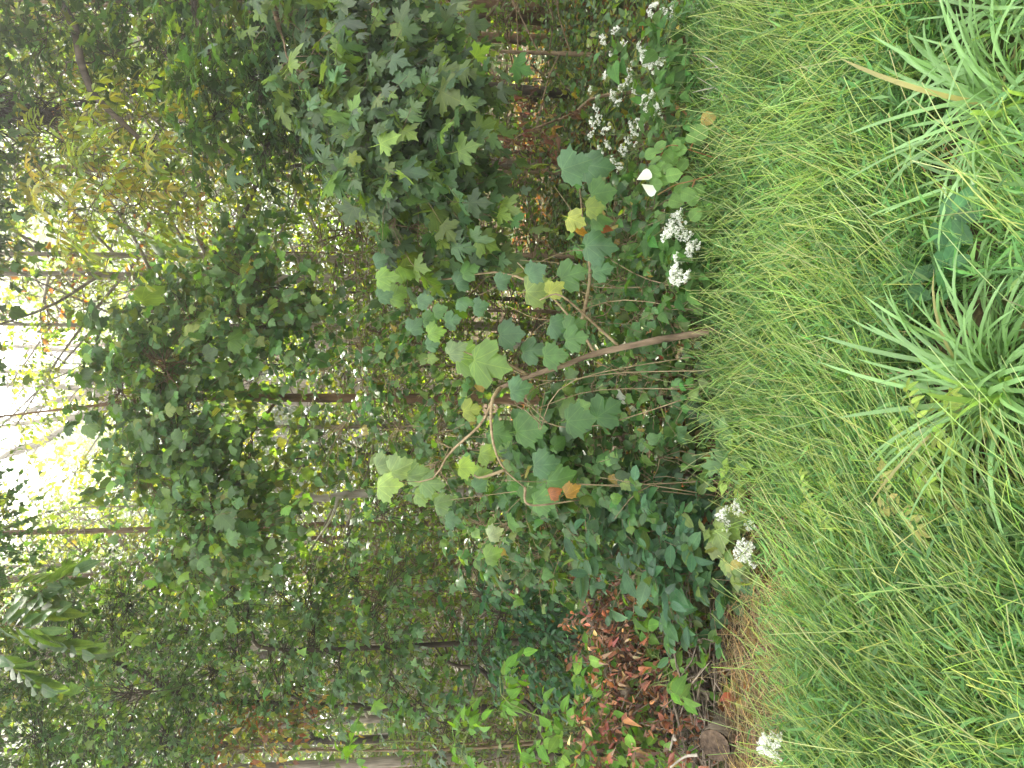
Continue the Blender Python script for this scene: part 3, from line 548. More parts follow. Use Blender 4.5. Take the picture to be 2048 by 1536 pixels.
# red and yellow bush, left
blob_plant('turning_bush', 'bush turning red and yellow at the left edge', 'bush',
  [gp(-3.1, 6.4), np.array([-3.15, 6.4, 1.4]), P(470, 1500, 6.2)],
  [(420, 1510, 6, 40, 40, 12), (480, 1490, 6, 50, 40, 14), (530, 1470, 6, 40, 30, 12), (560, 1440, 6.1, 40, 20, 8), (600, 1440, 6.1, 30, 20, 6), (450, 1450, 6.1, 30, 30, 8)],
  'ovate', .055, ((.11, .15, .035), .22, (.20, .09, .05), .28, (.27, .22, .05), .25), 6, .25, 'twig', .02, 300, more=1.6)
# glossy shrub, left of centre, and its taller neighbour
blob_plant('privet_shrub', 'low shrub with bluish oval leaves beside the logs at the edge of the grass', 'shrub',
  [gp(tx(1130, 1500, 3.75), 3.75), P(1420, 1130, 3.75), P(1300, 1110, 3.8)],
  [(1330, 1050, 3.7, 50, 50, 16), (1400, 1070, 3.6, 50, 50, 16), (1390, 1150, 3.6, 50, 50, 16), (1450, 1130, 3.55, 40, 50, 12), (1330, 1140, 3.7, 50, 50, 15), (1260, 1080, 3.9, 50, 50, 14), (1260, 1160, 3.9, 40, 40, 10), (1210, 1110, 4, 40, 40, 10), (1440, 1200, 3.6, 30, 30, 7), (1350, 1210, 3.7, 30, 30, 7), (1290, 1000, 3.9, 40, 30, 8), (1480, 1160, 3.55, 25, 30, 6)],
  'elliptic', .085, ((.055, .125, .062), .2, (.10, .17, .05), .1), 7, .22, 'twig', .012, 300, None, .9, .15, (0, -.55, .8), .45, .1)
blob_plant('wild_shrub', 'dark green small-leaved shrub with long drooping sprays below the pale trunks', 'shrub',
  [gp(tx(1220, 1120, 5.6), 5.6), P(1080, 1230, 5.6), P(960, 1220, 5.6)],
  [(960, 1180, 5.5, 40, 40, 16), (1000, 1230, 5.4, 50, 50, 20), (1040, 1190, 5.4, 50, 50, 18), (1060, 1270, 5.3, 50, 50, 20), (1100, 1240, 5.3, 40, 50, 16), (1110, 1320, 5.3, 40, 40, 14), (980, 1300, 5.5, 40, 40, 12), (1050, 1340, 5.4, 40, 30, 10), (1140, 1280, 5.3, 20, 40, 8), (950, 1250, 5.6, 30, 40, 8)],
  'elliptic', .062, ((.032, .095, .04), .2, (.055, .13, .045), .2), 10, .34, 'bark_dark', .02, 300, None, .9, .4, (0, -.5, .8), .4, .2)
# bright creeper over the brush pile
blob_plant('leafy_vine', 'bright green vine with broad oval leaves climbing over the brush pile at left', 'vine',
  [gp(-1.95, 4.3), P(1300, 1500, 4.2), P(1180, 1470, 4.2), P(1100, 1440, 4.2), P(1010, 1400, 4.2), P(1000, 1350, 4.2)],
  [(1150, 1480, 4.1, 40, 40, 12), (1190, 1440, 4.1, 40, 40, 11), (1200, 1510, 4.1, 40, 30, 10), (1250, 1480, 4.0, 40, 40, 10), (1240, 1400, 4.1, 30, 30, 7), (1200, 1360, 4.1, 20, 25, 5), (1280, 1420, 4.0, 25, 25, 6), (1130, 1520, 4.2, 30, 20, 6), (1300, 1500, 4, 30, 30, 6), (1320, 1300, 3.9, 30, 30, 6), (1340, 1360, 3.8, 25, 25, 5)],
  'ovate', .08, ((.085, .19, .03), .18, (.13, .24, .04), .2), 5, .25, 'stem', .008, 300, None, 1.0, .25, (0, -.55, .8), .4, .3, more=1.15)
blob_plant('leafy_vine', 'bright green twining vine shoot dangling before the thick leaning trunk', 'vine',
  [gp(-1.9, 4.6), P(1080, 1480, 4.5), P(1030, 1440, 4.5), P(1010, 1400, 4.5), P(1005, 1350, 4.5)],
  [(1010, 1360, 4.5, 14, 14, 3), (1015, 1390, 4.5, 14, 14, 3), (1000, 1420, 4.5, 14, 14, 3), (940, 1440, 4.5, 14, 14, 2), (930, 1480, 4.5, 20, 20, 4), (700, 1510, 4.4, 16, 20, 3), (930, 1525, 4.5, 16, 16, 3), (1080, 1500, 4.4, 20, 20, 4)],
  'ovate', .085, ((.10, .22, .035), .15), 4, .14, 'stem', .005, 300)
# grape vines in the lower middle
GV = [((1120, 880, 4.2), [(1060, 870, 4.2, 50, 50, 9), (1120, 900, 4.1, 50, 50, 10), (1090, 960, 4.2, 50, 50, 10), (1040, 960, 4.3, 40, 40, 8), (1140, 830, 4.1, 40, 40, 6)], 'broad-leaved grapevine tangled below the arching sycamore stem', .13),
      ((1240, 960, 4.0), [(1200, 930, 4.0, 50, 50, 9), (1250, 980, 3.9, 50, 50, 10), (1180, 1010, 4.0, 40, 50, 9), (1300, 960, 3.8, 40, 40, 7), (1340, 900, 3.8, 30, 40, 6)], 'dark grapevine on the ground between the sycamore and the oval-leaved shrub', .095),
      ((1250, 620, 4.1), [(1200, 590, 4.1, 50, 50, 9), (1250, 560, 4.0, 50, 50, 10), (1280, 640, 3.9, 40, 50, 9), (1180, 650, 4.2, 40, 40, 7), (1300, 580, 3.9, 30, 40, 6), (1330, 620, 3.8, 30, 30, 5)], 'small-leaved vine thicket right of the sycamore trunk', .07),
      ((1240, 480, 4.1), [(1230, 440, 4.1, 40, 40, 8), (1260, 490, 4.0, 40, 40, 9), (1200, 500, 4.2, 40, 40, 8), (1290, 430, 4, 30, 30, 6)], 'light green lobed-leaf vine below the curled brown leaf', .085),
      ((930, 900, 5.0), [(880, 860, 5, 50, 50, 10), (930, 820, 5, 50, 50, 9), (870, 940, 5.0, 50, 50, 9), (800, 850, 5.2, 60, 60, 11), (740, 760, 5.3, 60, 60, 10), (720, 680, 5.3, 50, 50, 9), (800, 740, 5.2, 50, 50, 9), (680, 860, 5.4, 60, 60, 9), (650, 640, 5.4, 40, 40, 7), (640, 740, 5.4, 50, 50, 8)], 'tall vine with pale lobed leaves climbing behind the sycamore', .095),
      ((1280, 760, 4.0), [(1250, 740, 4.0, 40, 40, 7), (1230, 800, 4.1, 40, 40, 8), (1310, 720, 3.9, 30, 40, 6), (1330, 790, 3.8, 30, 30, 5), (1180, 780, 4.1, 40, 40, 7)], 'shaded vine thicket left of the sycamore trunk with dead stems in it', .08),
      ((1150, 1050, 4.5), [(1100, 1030, 4.5, 50, 40, 9), (1150, 1070, 4.4, 40, 40, 8), (1020, 1060, 4.6, 50, 40, 9), (960, 1040, 4.8, 40, 40, 8), (980, 1100, 4.8, 40, 40, 7), (1080, 1120, 4.6, 40, 40, 8)], 'vine with pale leaves hanging right of the dark green shrub', .095)]
for (sx, sy, sd_), bl, lb, sz in GV:
    c = P(sx, sy, sd_); blob_plant('grape_vine', lb, 'vine', [gp(c[0], sd_ + .1), c * [1, 1, .5] + [.03, 0, 0], c, c + [.1, 0, .25]], bl, 'grape', sz * .6, ((.055, .125, .038), .22, (.10, .18, .045), .22, (.25, .2, .05), .02), 5, .26, 'vine', .01, 220, 'vines at the edge of the wood', 1.1, .3, (0, -.6, .75), .45, .4, more=2.0)

# ------------------------------------------------------------------ leaves placed one by one: the sycamore sapling
def leaf_at(root, sp, x, y, d, px, down=None, nrm=None, tint=(.08, .17, .04), name='leaf', label=None):
    """one leaf whose middle is seen at photograph point (x, y), px pixels long"""
    s = px * d / FPX; dv = norm(np.array(down if down is not None else (rng.normal(0, .5), -.15, -1.0)) + 0.0)
    c = P(x, y, d) - dv * s * .45; n = np.array(nrm if nrm is not None else (rng.normal(0, .35), -.85, .45 + rng.normal(0, .2)))
    F = frames(dv[None], n[None])[0] * s; p = c - np.array(root.location); pr = protos(sp); o = link(name, pr[rng.integers(0, len(pr))], root)
    o.matrix_basis = Matrix([[*F[i], p[i]] for i in range(3)] + [[0, 0, 0, 1]]); o.color = (*tint, 1)
    if label: o['label'] = label
    return c
SY = [gp(tx(655, 1490, 3.58), 3.58), P(1440, 660, 3.58), P(1300, 683, 3.6), P(1190, 708, 3.6), P(1130, 730, 3.6), P(1060, 752, 3.6), P(1000, 775, 3.6)]
sy = thing('sycamore_sapling', SY[0], 'bent sycamore sapling with broad pale leaves and reddish trunk at the edge of the grass', 'sapling')
b = MB(); p = smooth_path(SY, 20); tube(b, p, np.interp(np.linspace(0, 1, 20), [0, .06, .55, 1], [.034, .0195, .0145, .010]) * (1 + .09 * np.sin(np.arange(20) * 2.3) + rng.normal(0, .05, 20)), 10, lump=.1); put('trunk', b, 'sapling', sy)
BR = [[P(1000, 775, 3.6), P(985, 800, 3.55), P(982, 850, 3.5), P(990, 900, 3.5), P(1010, 940, 3.5), P(1050, 975, 3.55)],
      [P(1190, 708, 3.6), P(1160, 660, 3.65), P(1110, 600, 3.7), P(1070, 560, 3.75), P(1035, 525, 3.8)],
      [P(1160, 660, 3.65), P(1180, 560, 3.8), P(1175, 500, 3.9), P(1165, 440, 3.95), P(1160, 380, 4), P(1150, 345, 4)],
      [P(1240, 695, 3.6), P(1180, 640, 3.55), P(1120, 590, 3.5), P(1080, 600, 3.5)],
      [P(1060, 752, 3.6), P(1000, 720, 3.55), P(960, 715, 3.55), P(920, 700, 3.55)],
      [P(1010, 940, 3.5), P(960, 955, 3.5), P(940, 940, 3.5)], [P(1050, 975, 3.55), P(1060, 1010, 3.5), P(1160, 1000, 3.6)],
      [P(985, 800, 3.55), P(960, 850, 3.6), P(900, 905, 3.7), P(860, 960, 3.8), P(770, 960, 3.8)],
      [P(1120, 590, 3.7), P(1000, 545, 3.9), P(880, 560, 4.1), P(800, 560, 4.2), P(770, 560, 4.2)]]
for q in BR:
    b = MB(); pp = smooth_path(q, 12); tube(b, pp, np.linspace(.011 if len(q) > 5 else .008, .003, 12), 6, lump=.05); put('branch', b, 'vine', sy)
PALE = (.13, .235, .05); MIDG = (.075, .165, .05); BLU = (.07, .15, .075); YEL = (.24, .28, .06)
for (x, y, px, t, *dn) in [
    (980, 730, 105, PALE, -.35), (940, 712, 85, PALE, .1), (912, 697, 55, (.14, .21, .1), .5), (1022, 668, 70, BLU, 0), (1068, 700, 68, BLU, .3), (1110, 710, 66, MIDG, 0), (1152, 676, 62, MIDG, .2), (1118, 652, 60, BLU, -.3), (1150, 650, 55, MIDG, .3),
    (1080, 583, 86, (.2, .29, .1), -.2), (1145, 548, 76, MIDG, .2), (1110, 575, 50, YEL, .9), (1072, 541, 56, BLU, .6), (1205, 540, 56, BLU, .3), (1152, 442, 52, YEL, -.5), (1150, 330, 84, BLU, .4), (1195, 332, 84, BLU, -.2), (1205, 385, 70, MIDG, .2), (1203, 435, 60, MIDG, -.1), (1200, 490, 86, BLU, .3), (1190, 415, 50, (.14, .2, .03), .2),
    (935, 935, 52, (.17, .27, .035), .1), (965, 950, 52, (.15, .25, .06), .2), (943, 820, 50, (.17, .22, .04), .3), (975, 910, 50, (.14, .22, .05), -.3), (1090, 1000, 70, MIDG, .2), (1000, 870, 60, MIDG, 0), (1040, 780, 60, BLU, .2), (1060, 860, 85, MIDG, 0), (1215, 820, 80, (.045, .115, .035), .4), (1160, 840, 80, (.05, .12, .035), .2), (1090, 930, 70, BLU, .1), (1120, 960, 80, MIDG, .2), (1060, 990, 60, MIDG, .3), (1145, 985, 46, (.33, .2, .05), .5), (1110, 985, 36, (.26, .1, .04), .5),
    (772, 553, 58, PALE, .1), (812, 541, 60, PALE, -.2), (795, 590, 56, PALE, .2), (770, 590, 44, BLU, .3), (760, 520, 40, BLU, .3), (850, 600, 46, BLU, .2), (872, 665, 48, PALE, .2), (860, 640, 44, MIDG, .1), (890, 560, 50, BLU, .2), (925, 560, 50, BLU, .3), (940, 540, 50, MIDG, .2), (930, 600, 52, BLU, -.2), (905, 640, 44, BLU, .2), (880, 620, 40, MIDG, .2), (830, 650, 46, BLU, .9), (865, 690, 36, BLU, .3), (960, 615, 44, BLU, .2), (1005, 560, 44, BLU, .3),
    (768, 930, 54, (.19, .28, .12), .2), (775, 972, 66, (.2, .3, .1), -.2), (800, 938, 64, (.19, .28, .12), .5), (832, 950, 60, (.15, .24, .1), .2), (862, 966, 62, (.13, .22, .09), 0), (850, 985, 60, (.16, .26, .1), .3), (885, 1003, 56, (.12, .2, .08), .3), (905, 1040, 40, BLU, .2), (990, 1070, 44, (.24, .3, .18), .2), (985, 1110, 50, PALE, .4), (960, 970, 40, BLU, .6)]:
    d = 3.55 + rng.normal(0, .1) + (.4 if y < 600 and x < 1000 else 0) + (.25 if 900 < y and x < 910 else 0)
    leaf_at(sy, 'sycamore', x, y, d, px * .74, (dn[0] + rng.normal(0, .15), -.3, -1 + rng.normal(0, .1)), None, tuple(np.clip(np.array(t) * rng.uniform(.85, 1.15), 0, .6)))
o = leaf_at(sy, 'dead', 1205, 440, 3.7, 45, (0, -.2, -1), None, (.30, .11, .05), 'leaf', 'curled russet dead leaf')
o = leaf_at(sy, 'dead', 1165, 462, 3.7, 34, (0, -.2, -1), None, (.40, .22, .04), 'leaf', 'curled orange dead leaf')

# dry stems standing in the vines
DRY = ['long tan dead stem slanting right from the sycamore trunk, the farthest reaching of them', 'tan dead stem rising beside the sycamore leaves just right of its trunk', 'tan dead stem rising close behind the sycamore trunk', 'short tan dead stem left of the sycamore trunk bending back at its tip', 'straight tan dead stem standing left of the sycamore among the grape leaves', 'tan dead stem curling round below the arch of the sycamore', 'tan dead stem leaning over the bare soil by the yellow-green weed', 'tan dead stem looping under the bend of the sycamore trunk', 'tallest tan dead stem left of the sycamore, running up to its bright leaf cluster', 'tan dead stem reaching up to the palest sycamore leaf at right']
for k, pts in enumerate([[(1440, 600, 3.6), (1300, 560, 3.7), (1150, 500, 3.8), (960, 590, 3.9)], [(1400, 640, 3.6), (1250, 600, 3.7), (1100, 640, 3.7), (1010, 610, 3.8)], [(1450, 740, 3.55), (1250, 745, 3.7), (1080, 760, 3.7), (960, 700, 3.8)], [(1400, 780, 3.6), (1200, 780, 3.7), (1050, 820, 3.7), (1020, 760, 3.7)],
      [(1420, 960, 3.6), (1250, 970, 3.7), (1100, 965, 3.7), (1000, 960, 3.8)], [(1380, 760, 3.6), (1200, 850, 3.6), (1080, 840, 3.6), (1050, 790, 3.6)], [(1460, 1000, 3.55), (1330, 975, 3.6), (1200, 955, 3.7)], [(1300, 700, 3.7), (1150, 760, 3.5), (1080, 860, 3.5), (1090, 780, 3.55)], [(1350, 1000, 3.7), (1200, 970, 3.7), (1060, 980, 3.7), (900, 1000, 3.9)], [(1380, 560, 3.7), (1200, 575, 3.8), (1130, 530, 3.8), (1040, 520, 3.8)]]):
    q = [P(*a) for a in pts]; q[0] = gp(q[0][0], q[0][1]); o = thing('dry_stem', q[0], DRY[k], 'dead stem', 'dry stems in the vines')
    b = MB(); pp = smooth_path(q, 16); tube(b, pp, np.linspace(.0034, .0014, 16), 5, lump=.06); put('stem', b, 'vine', o)
    b = MB(); sd2 = pp[9] + np.array([rng.normal(0, .15), -.05, .2]); tube(b, smooth_path([pp[9], (pp[9] + sd2) / 2 + [.03, 0, 0], sd2], 6), np.linspace(.003, .0012, 6), 4); put('side_shoot', b, 'vine', o)

# ------------------------------------------------------------------ compound leaves
def compound(root, sb, base, d, L, pairs, lf, tint, droop=.3, sp='leaflet', name='leaflet'):
    d = norm(np.array(d, float)); t = np.linspace(.25, 1, pairs); sidev = norm(np.cross(d, [0, 0, 1.0])[None])[0]
    ax = lambda t: base + d * L * t + np.array([0, 0, -droop * L * t * t])
    tube(sb, np.array([ax(s) for s in np.linspace(0, 1, 6)]), np.linspace(.0025, .001, 6), 3, cap=False)
    P_ = []; D_ = []
    for k, s in enumerate(t):
        for sg in (-1, 1):
            P_.append(ax(s)); D_.append(d * .45 + sidev * sg + [0, 0, -.35] + rng.normal(0, .12, 3))
    P_.append(ax(1)); D_.append(d + [0, 0, -.6])
    P_ = np.array(P_); return P_, norm(np.array(D_)), np.tile([0, -.35, 1.0], (len(P_), 1)) + rnd(len(P_), .2), np.full(len(P_), lf) * rng.uniform(.8, 1.15, len(P_)), tints(len(P_), tint, .15)
def compound_tree(name, label, stem, spots, L, pairs, lf, pal, bark, r0, limit=300):
    st = smooth_path(stem, 14); root = thing(name, st[0], label, 'tree'); sb = MB(); tube(sb, st, np.linspace(r0, r0 * .25, 14), 7, lump=.05); acc = []; net = Net(st, r0); spots = sorted(spots, key=lambda q: np.linalg.norm(st - P(*q[:3]), axis=1).min())
    for (x, y, d, dirv) in spots:
        c = P(x, y, d); net.grow(sb, c, .0022, 4)
        tint = pal[rng.integers(0, len(pal))]; acc.append(compound(root, sb, c, dirv, L * rng.uniform(.75, 1.2), pairs, lf, tint))
    put('trunk', sb, bark, root); leaves(root, 'leaflet', *[np.concatenate([a[k] for a in acc]) for k in range(5)], limit, 'leaflet')
sp_ = []
for (x, y, d, n, rx, ry) in [(150, 300, 5.0, 9, 40, 40), (190, 350, 4.9, 12, 50, 50), (230, 400, 4.9, 9, 50, 40), (140, 430, 5.0, 9, 30, 50), (90, 370, 5.1, 7, 30, 40), (300, 330, 5.2, 8, 60, 60), (340, 430, 5.4, 9, 60, 50), (260, 250, 5.3, 8, 50, 50), (400, 380, 5.6, 8, 50, 60), (60, 300, 5.3, 6, 30, 40), (420, 280, 5.6, 8, 50, 50), (180, 230, 5.5, 8, 50, 50), (100, 180, 5.5, 8, 50, 50), (250, 140, 5.6, 8, 50, 50)]:
    for k in range(n): sp_.append((x + rng.normal(0, rx * .6), y + rng.normal(0, ry * .6), d + rng.normal(0, .25), (rng.normal(-.3, .7), rng.normal(-.3, .4), rng.normal(-.25, .3))))
compound_tree('walnut_tree', 'walnut with feathery yellow-green leaves on black branches at the upper right', [gp(4.2, 6.6), np.array([4.0, 6.5, 2.5]), P(80, -80, 6.0), P(140, 20, 5.6), P(175, 170, 5.3), P(245, 245, 5.2), P(335, 330, 5.2)], sp_, .34, 6, .085, [(.13, .2, .03), (.16, .22, .035), (.10, .17, .035), (.13, .19, .03), (.20, .21, .04), (.27, .24, .05)], 'bark_dark', .05)
sp_ = [(10, 1255, 2.7, (-.35, -.1, -.8)), (5, 1215, 2.75, (-.1, -.1, -.9)), (0, 1180, 2.8, (.15, -.2, -.9)), (60, 1200, 2.75, (.5, -.2, -.55)), (-20, 1300, 2.6, (-.5, -.2, -.6)), (-30, 1240, 2.6, (-.1, -.3, -.8))]
compound_tree('sumac', 'sumac with long hanging toothed leaflets close overhead at the top left', [gp(-2.0, 2.9), np.array([-1.9, 2.9, 1.6]), P(0, 1720, 2.9), P(-260, 1560, 2.9), P(-200, 1300, 2.8), P(-90, 1220, 2.75)], sp_, .19, 7, .105, [(.06, .115, .045), (.07, .125, .04), (.055, .105, .045)], 'twig', .02)
# ------------------------------------------------------------------ bare and dead wood
def standing(name, label, x, y, d, pts, r0, r1, bark, forks=0, fl=.6):
    base = gp(tx(y, x, d), d); q = [base] + [P(*a) for a in pts]; o = thing(name, base, label, 'tree', None); pp = smooth_path(q, 22); b = MB(); tube(b, pp, np.linspace(r0, r1, 22), 8, lump=.07); put('trunk', b, bark, o)
    for k in range(forks):
        i = rng.integers(9, 20); e = pp[i] + np.array([rng.choice([-1, 1]) * rng.uniform(.3, .8), rng.normal(0, .2), rng.uniform(.1, .6)]) * fl
        b = MB(); tube(b, smooth_path([pp[i], (pp[i] + e) / 2 + [0, 0, -.04], e], 8), np.linspace(r1 * 1.1, r1 * .3, 8), 5); put('branch', b, bark, o)
    return o
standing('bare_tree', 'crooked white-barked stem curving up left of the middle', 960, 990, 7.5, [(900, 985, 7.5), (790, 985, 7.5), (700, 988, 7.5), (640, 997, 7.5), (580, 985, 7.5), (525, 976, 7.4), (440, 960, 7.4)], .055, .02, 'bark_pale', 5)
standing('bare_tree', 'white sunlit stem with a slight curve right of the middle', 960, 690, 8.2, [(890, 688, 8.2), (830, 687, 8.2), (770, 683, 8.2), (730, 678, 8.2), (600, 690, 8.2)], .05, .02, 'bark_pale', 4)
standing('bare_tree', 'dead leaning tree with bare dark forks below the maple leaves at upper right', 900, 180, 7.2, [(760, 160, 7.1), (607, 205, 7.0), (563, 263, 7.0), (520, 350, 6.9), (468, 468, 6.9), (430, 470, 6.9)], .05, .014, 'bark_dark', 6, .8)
standing('bare_tree', 'bent dark sapling with bare twigs in the gap left of the thick leaning trunk', 1120, 1400, 6.6, [(1060, 1420, 6.6), (1000, 1380, 6.5), (960, 1340, 6.5), (910, 1330, 6.5), (870, 1310, 6.5)], .03, .01, 'bark_dark', 7, .7)
standing('bare_tree', 'forked dark sapling leaning across the gap at the lower left', 1140, 1500, 6.2, [(1080, 1510, 6.2), (1085, 1460, 6.2), (1060, 1410, 6.2), (1030, 1390, 6.2)], .03, .012, 'bark_dark', 4, .6)
# tall bare crown against the sky
o = thing('tall_tree', (-.1, 16, float(gz(np.array(-.1), np.array(16.)))), 'tall tree whose grey forking limbs fan out against the bright sky at top centre', 'tree')
b = MB(); tube(b, smooth_path([[-.1, 16, 0], [-.05, 16, 3], [-.1, 16, 6], P(230, 790, 16)], 14), np.linspace(.2, .12, 14), 9, lump=.05); put('trunk', b, 'bark_grey', o)
for pts in ([(230, 790), (150, 745), (60, 745), (-60, 740)], [(230, 790), (140, 775), (40, 770), (-80, 772)], [(230, 790), (120, 800), (40, 830), (-60, 870)], [(230, 790), (160, 830), (60, 845), (-40, 860)], [(250, 800), (150, 840), (80, 890), (-40, 930)], [(180, 810), (110, 870), (30, 900), (-40, 940)], [(260, 790), (200, 720), (120, 700), (-20, 690)]):
    b = MB(); q = smooth_path([P(a, c, 16 + rng.normal(0, .2)) for a, c in pts], 12); tube(b, q, np.linspace(.085, .03, 12), 6, cap=False, lump=.05); put('limb', b, 'bark_grey', o)
    for k in range(4):
        i = rng.integers(3, 11); e = q[i] + np.array([rng.normal(0, .6), rng.normal(0, .4), rng.uniform(.4, 1.1)]); b = MB(); tube(b, smooth_path([q[i], (q[i] + e) / 2 + rnd(1, .06)[0], e], 6), np.linspace(.022, .006, 6), 4); put('branch', b, 'bark_grey', o)
# mass of dead twigs hanging at the top right
o = thing('twig_tangle', P(40, 226, 6.2), 'dark tangle of dead twigs hanging high at the upper right', 'dead branch'); b = MB(); n = 240
s = rng.uniform(0, 1, n); a = P(-60, 228, 6.2) + (P(95, 232, 6.2) - P(-60, 228, 6.2)) * s[:, None] + rnd(n, 1) * (np.array([.12, .10, .06]) * (1.15 - .75 * s)[:, None]); e = a + rnd(n, .07) + [0, 0, -.16]
twig_mesh(b, np.stack([a, (a + e) / 2 + rnd(n, .03), e], 1), .0075, .002); tube(b, smooth_path([P(-160, 215, 6.2), P(-20, 225, 6.2), P(60, 235, 6.2), P(110, 240, 6.2)], 10), np.linspace(.05, .012, 10), 7, lump=.1); put('branch', b, 'bark_dark', o)

# logs and brush at the left
def log(label, p0, p1, r, bark='deadwood', name='log', cat='log'):
    p0 = np.array(p0); p1 = np.array(p1); o = thing(name, (p0 + p1) / 2, label, cat, None); b = MB(); pp = smooth_path([p0, (p0 + p1) / 2 + rnd(1, .02)[0], p1], 12); rr = r * (1 + .06 * np.sin(np.arange(12) * 1.7))
    tube(b, pp, rr, 16, cap=False, lump=.05); put('bark', b, bark, o)
    for q, s in ((p0, -1), (p1, 1)):
        ax = norm((p1 - p0)[None])[0] * s; u_ = norm(np.cross(ax, [0, 0, 1.0])[None])[0]; w_ = np.cross(ax, u_); th = np.linspace(0, 2 * np.pi, 20, endpoint=False); b = MB(); V = [q + ax * .006]; F3 = []
        for k, f in enumerate((.35, .7, .97)):
            V += list(q + ax * (.006 - .002 * k + rng.normal(0, .002)) + r * f * (np.cos(th)[:, None] * u_ + np.sin(th)[:, None] * w_))
        for j in range(20):
            F3.append([0, 1 + j, 1 + (j + 1) % 20])
            for k in (0, 1): a_ = 1 + k * 20; F3 += [[a_ + j, a_ + 20 + j, a_ + 20 + (j + 1) % 20], [a_ + j, a_ + 20 + (j + 1) % 20, a_ + (j + 1) % 20]]
        b.add(np.array(V), np.array(F3)); put('cut_end', b, 'wood', o)
    return o
def gnd(x, y, lift): q = G(x, y); q[2] += lift; return q
log('thick weathered log with a dark cut end at the lower left', P(1430, 1490, 3.45), P(1520, 1395, 3.85) + [0, 0, .03], .078)
log('shorter pale log lying behind the thick weathered one', P(1330, 1500, 3.9), P(1340, 1420, 4.3), .065)
log('small brown log lying across the ground behind the sycamore trunk', P(1232, 830, 4.9), P(1236, 905, 5.0), .045, 'wood')
log('dark fallen stick slanting on the ground left of the sycamore trunk', P(1345, 782, 3.95), P(1285, 880, 4.4), .018, 'bark_dark', 'stick', 'stick')
STK = [((1335, 1345, 4.0), (1420, 1400, 3.7), .018, 'grey branch sloping down onto the thick log'), ((1330, 1330, 4.1), (1250, 1385, 4.3), .016, 'grey branch rising left into the russet leaves'), ((1390, 1370, 3.7), (1450, 1420, 3.6), .012, 'short bent stick in front of the brush pile'), ((1245, 1385, 4.0), (1260, 1360, 4.1), .026, 'pinkish stub of a branch among the russet leaves'),
       ((1350, 1480, 3.6), (1340, 1500, 3.6), .008, 'short white broken stick on the brush pile'), ((1395, 1510, 3.45), (1340, 1535, 3.5), .008, 'white broken stick below the pale log'), ((1390, 1290, 3.85), (1370, 1420, 3.8), .016, 'long brown branch lying level behind the thick log'), ((1380, 1300, 3.8), (1400, 1430, 3.7), .012, 'brown branch lying close against the thick log'), ((1480, 1500, 3.45), (1500, 1410, 3.6), .012, 'curved root-like stick under the thick log'), ((1480, 1390, 3.6), (1500, 1375, 3.55), .010, 'pale upright stub at the edge of the thatch'), ((1230, 1130, 4.6), (1320, 1260, 4.2), .014, 'slender fallen branch behind the oval-leaved shrub')]
for a, e, r, lb in STK:
    q0 = P(*a); q1 = P(*e); o = thing('stick', q0, lb, 'stick', 'sticks of the brush pile'); b = MB(); mid = (q0 + q1) / 2 + rnd(1, .03)[0]; pp = smooth_path([q0, mid, q1], 10); tube(b, pp, np.linspace(r, r * .55, 10), 7, lump=.1); put('shaft', b, 'bark_pale' if 'white' in lb else 'deadwood', o)
    if r > .011:
        e2 = pp[5] + rnd(1, .09)[0] + [0, 0, .06]; b = MB(); tube(b, smooth_path([pp[5], (pp[5] + e2) / 2, e2], 5), np.linspace(r * .5, .002, 5), 5); put('side_twig', b, 'deadwood', o)
# splinters and bark strips packed round the logs
b = MB(); n = 420; a = P(rng.uniform(1290, 1500, n), rng.uniform(1270, 1536, n), rng.uniform(3.6, 4.3, n)); a[:, 2] = gz(a[:, 0], a[:, 1]) + rng.uniform(.01, .30, n) * np.clip(1.2 - abs(a[:, 1] - 3.95) * 2, .1, 1)
e = a + rnd(n, 1) * [.16, .10, .05]; twig_mesh(b, np.stack([a, (a + e) / 2 + rnd(n, .015), e], 1), .007, .003)
tag(link('brushwood', b.mesh('brushwood', 'deadwood')), 'jumble of broken twigs and bark packed around the logs', 'brushwood', None, 'stuff')
RUS = [('heap of russet dead leaves on a cut branch, left of the brush pile top', [(1190, 1470, 4.0, 24, 34, 11), (1230, 1500, 3.95, 26, 30, 10), (1260, 1450, 3.9, 26, 40, 12)]), ('heap of russet dead leaves on a cut branch, middle of the brush pile', [(1220, 1330, 4.1, 30, 40, 13), (1270, 1340, 4.0, 26, 40, 13), (1240, 1390, 4.0, 26, 40, 12)]),
       ('russet dead leaves on a cut branch, beside the oval-leaved shrub', [(1190, 1250, 4.2, 26, 36, 13), (1230, 1280, 4.1, 30, 40, 13), (1190, 1200, 4.3, 24, 30, 9)]), ('russet dead leaves caught low among the sticks of the brush pile', [(1340, 1340, 3.95, 20, 30, 8), (1350, 1430, 3.8, 20, 30, 8), (1310, 1400, 4.0, 24, 40, 10), (1370, 1500, 3.6, 20, 24, 6)])]
for lb, bl in RUS:
    c = P(bl[0][0], bl[0][1], bl[0][2]); c2 = P(*bl[-1][:3])
    blob_plant('dead_branch', lb, 'dead branch', [gp(c[0], c[1] + .1), c, c2], bl, 'dead', .031, ((.22, .095, .06), .35, (.30, .17, .11), .28, (.12, .07, .045), .3), 6, .2, 'deadwood', .016, 200, 'dead leafy branches of the brush pile', 1.1, .2, (0, -.6, .6), .7, .2, more=1.9)
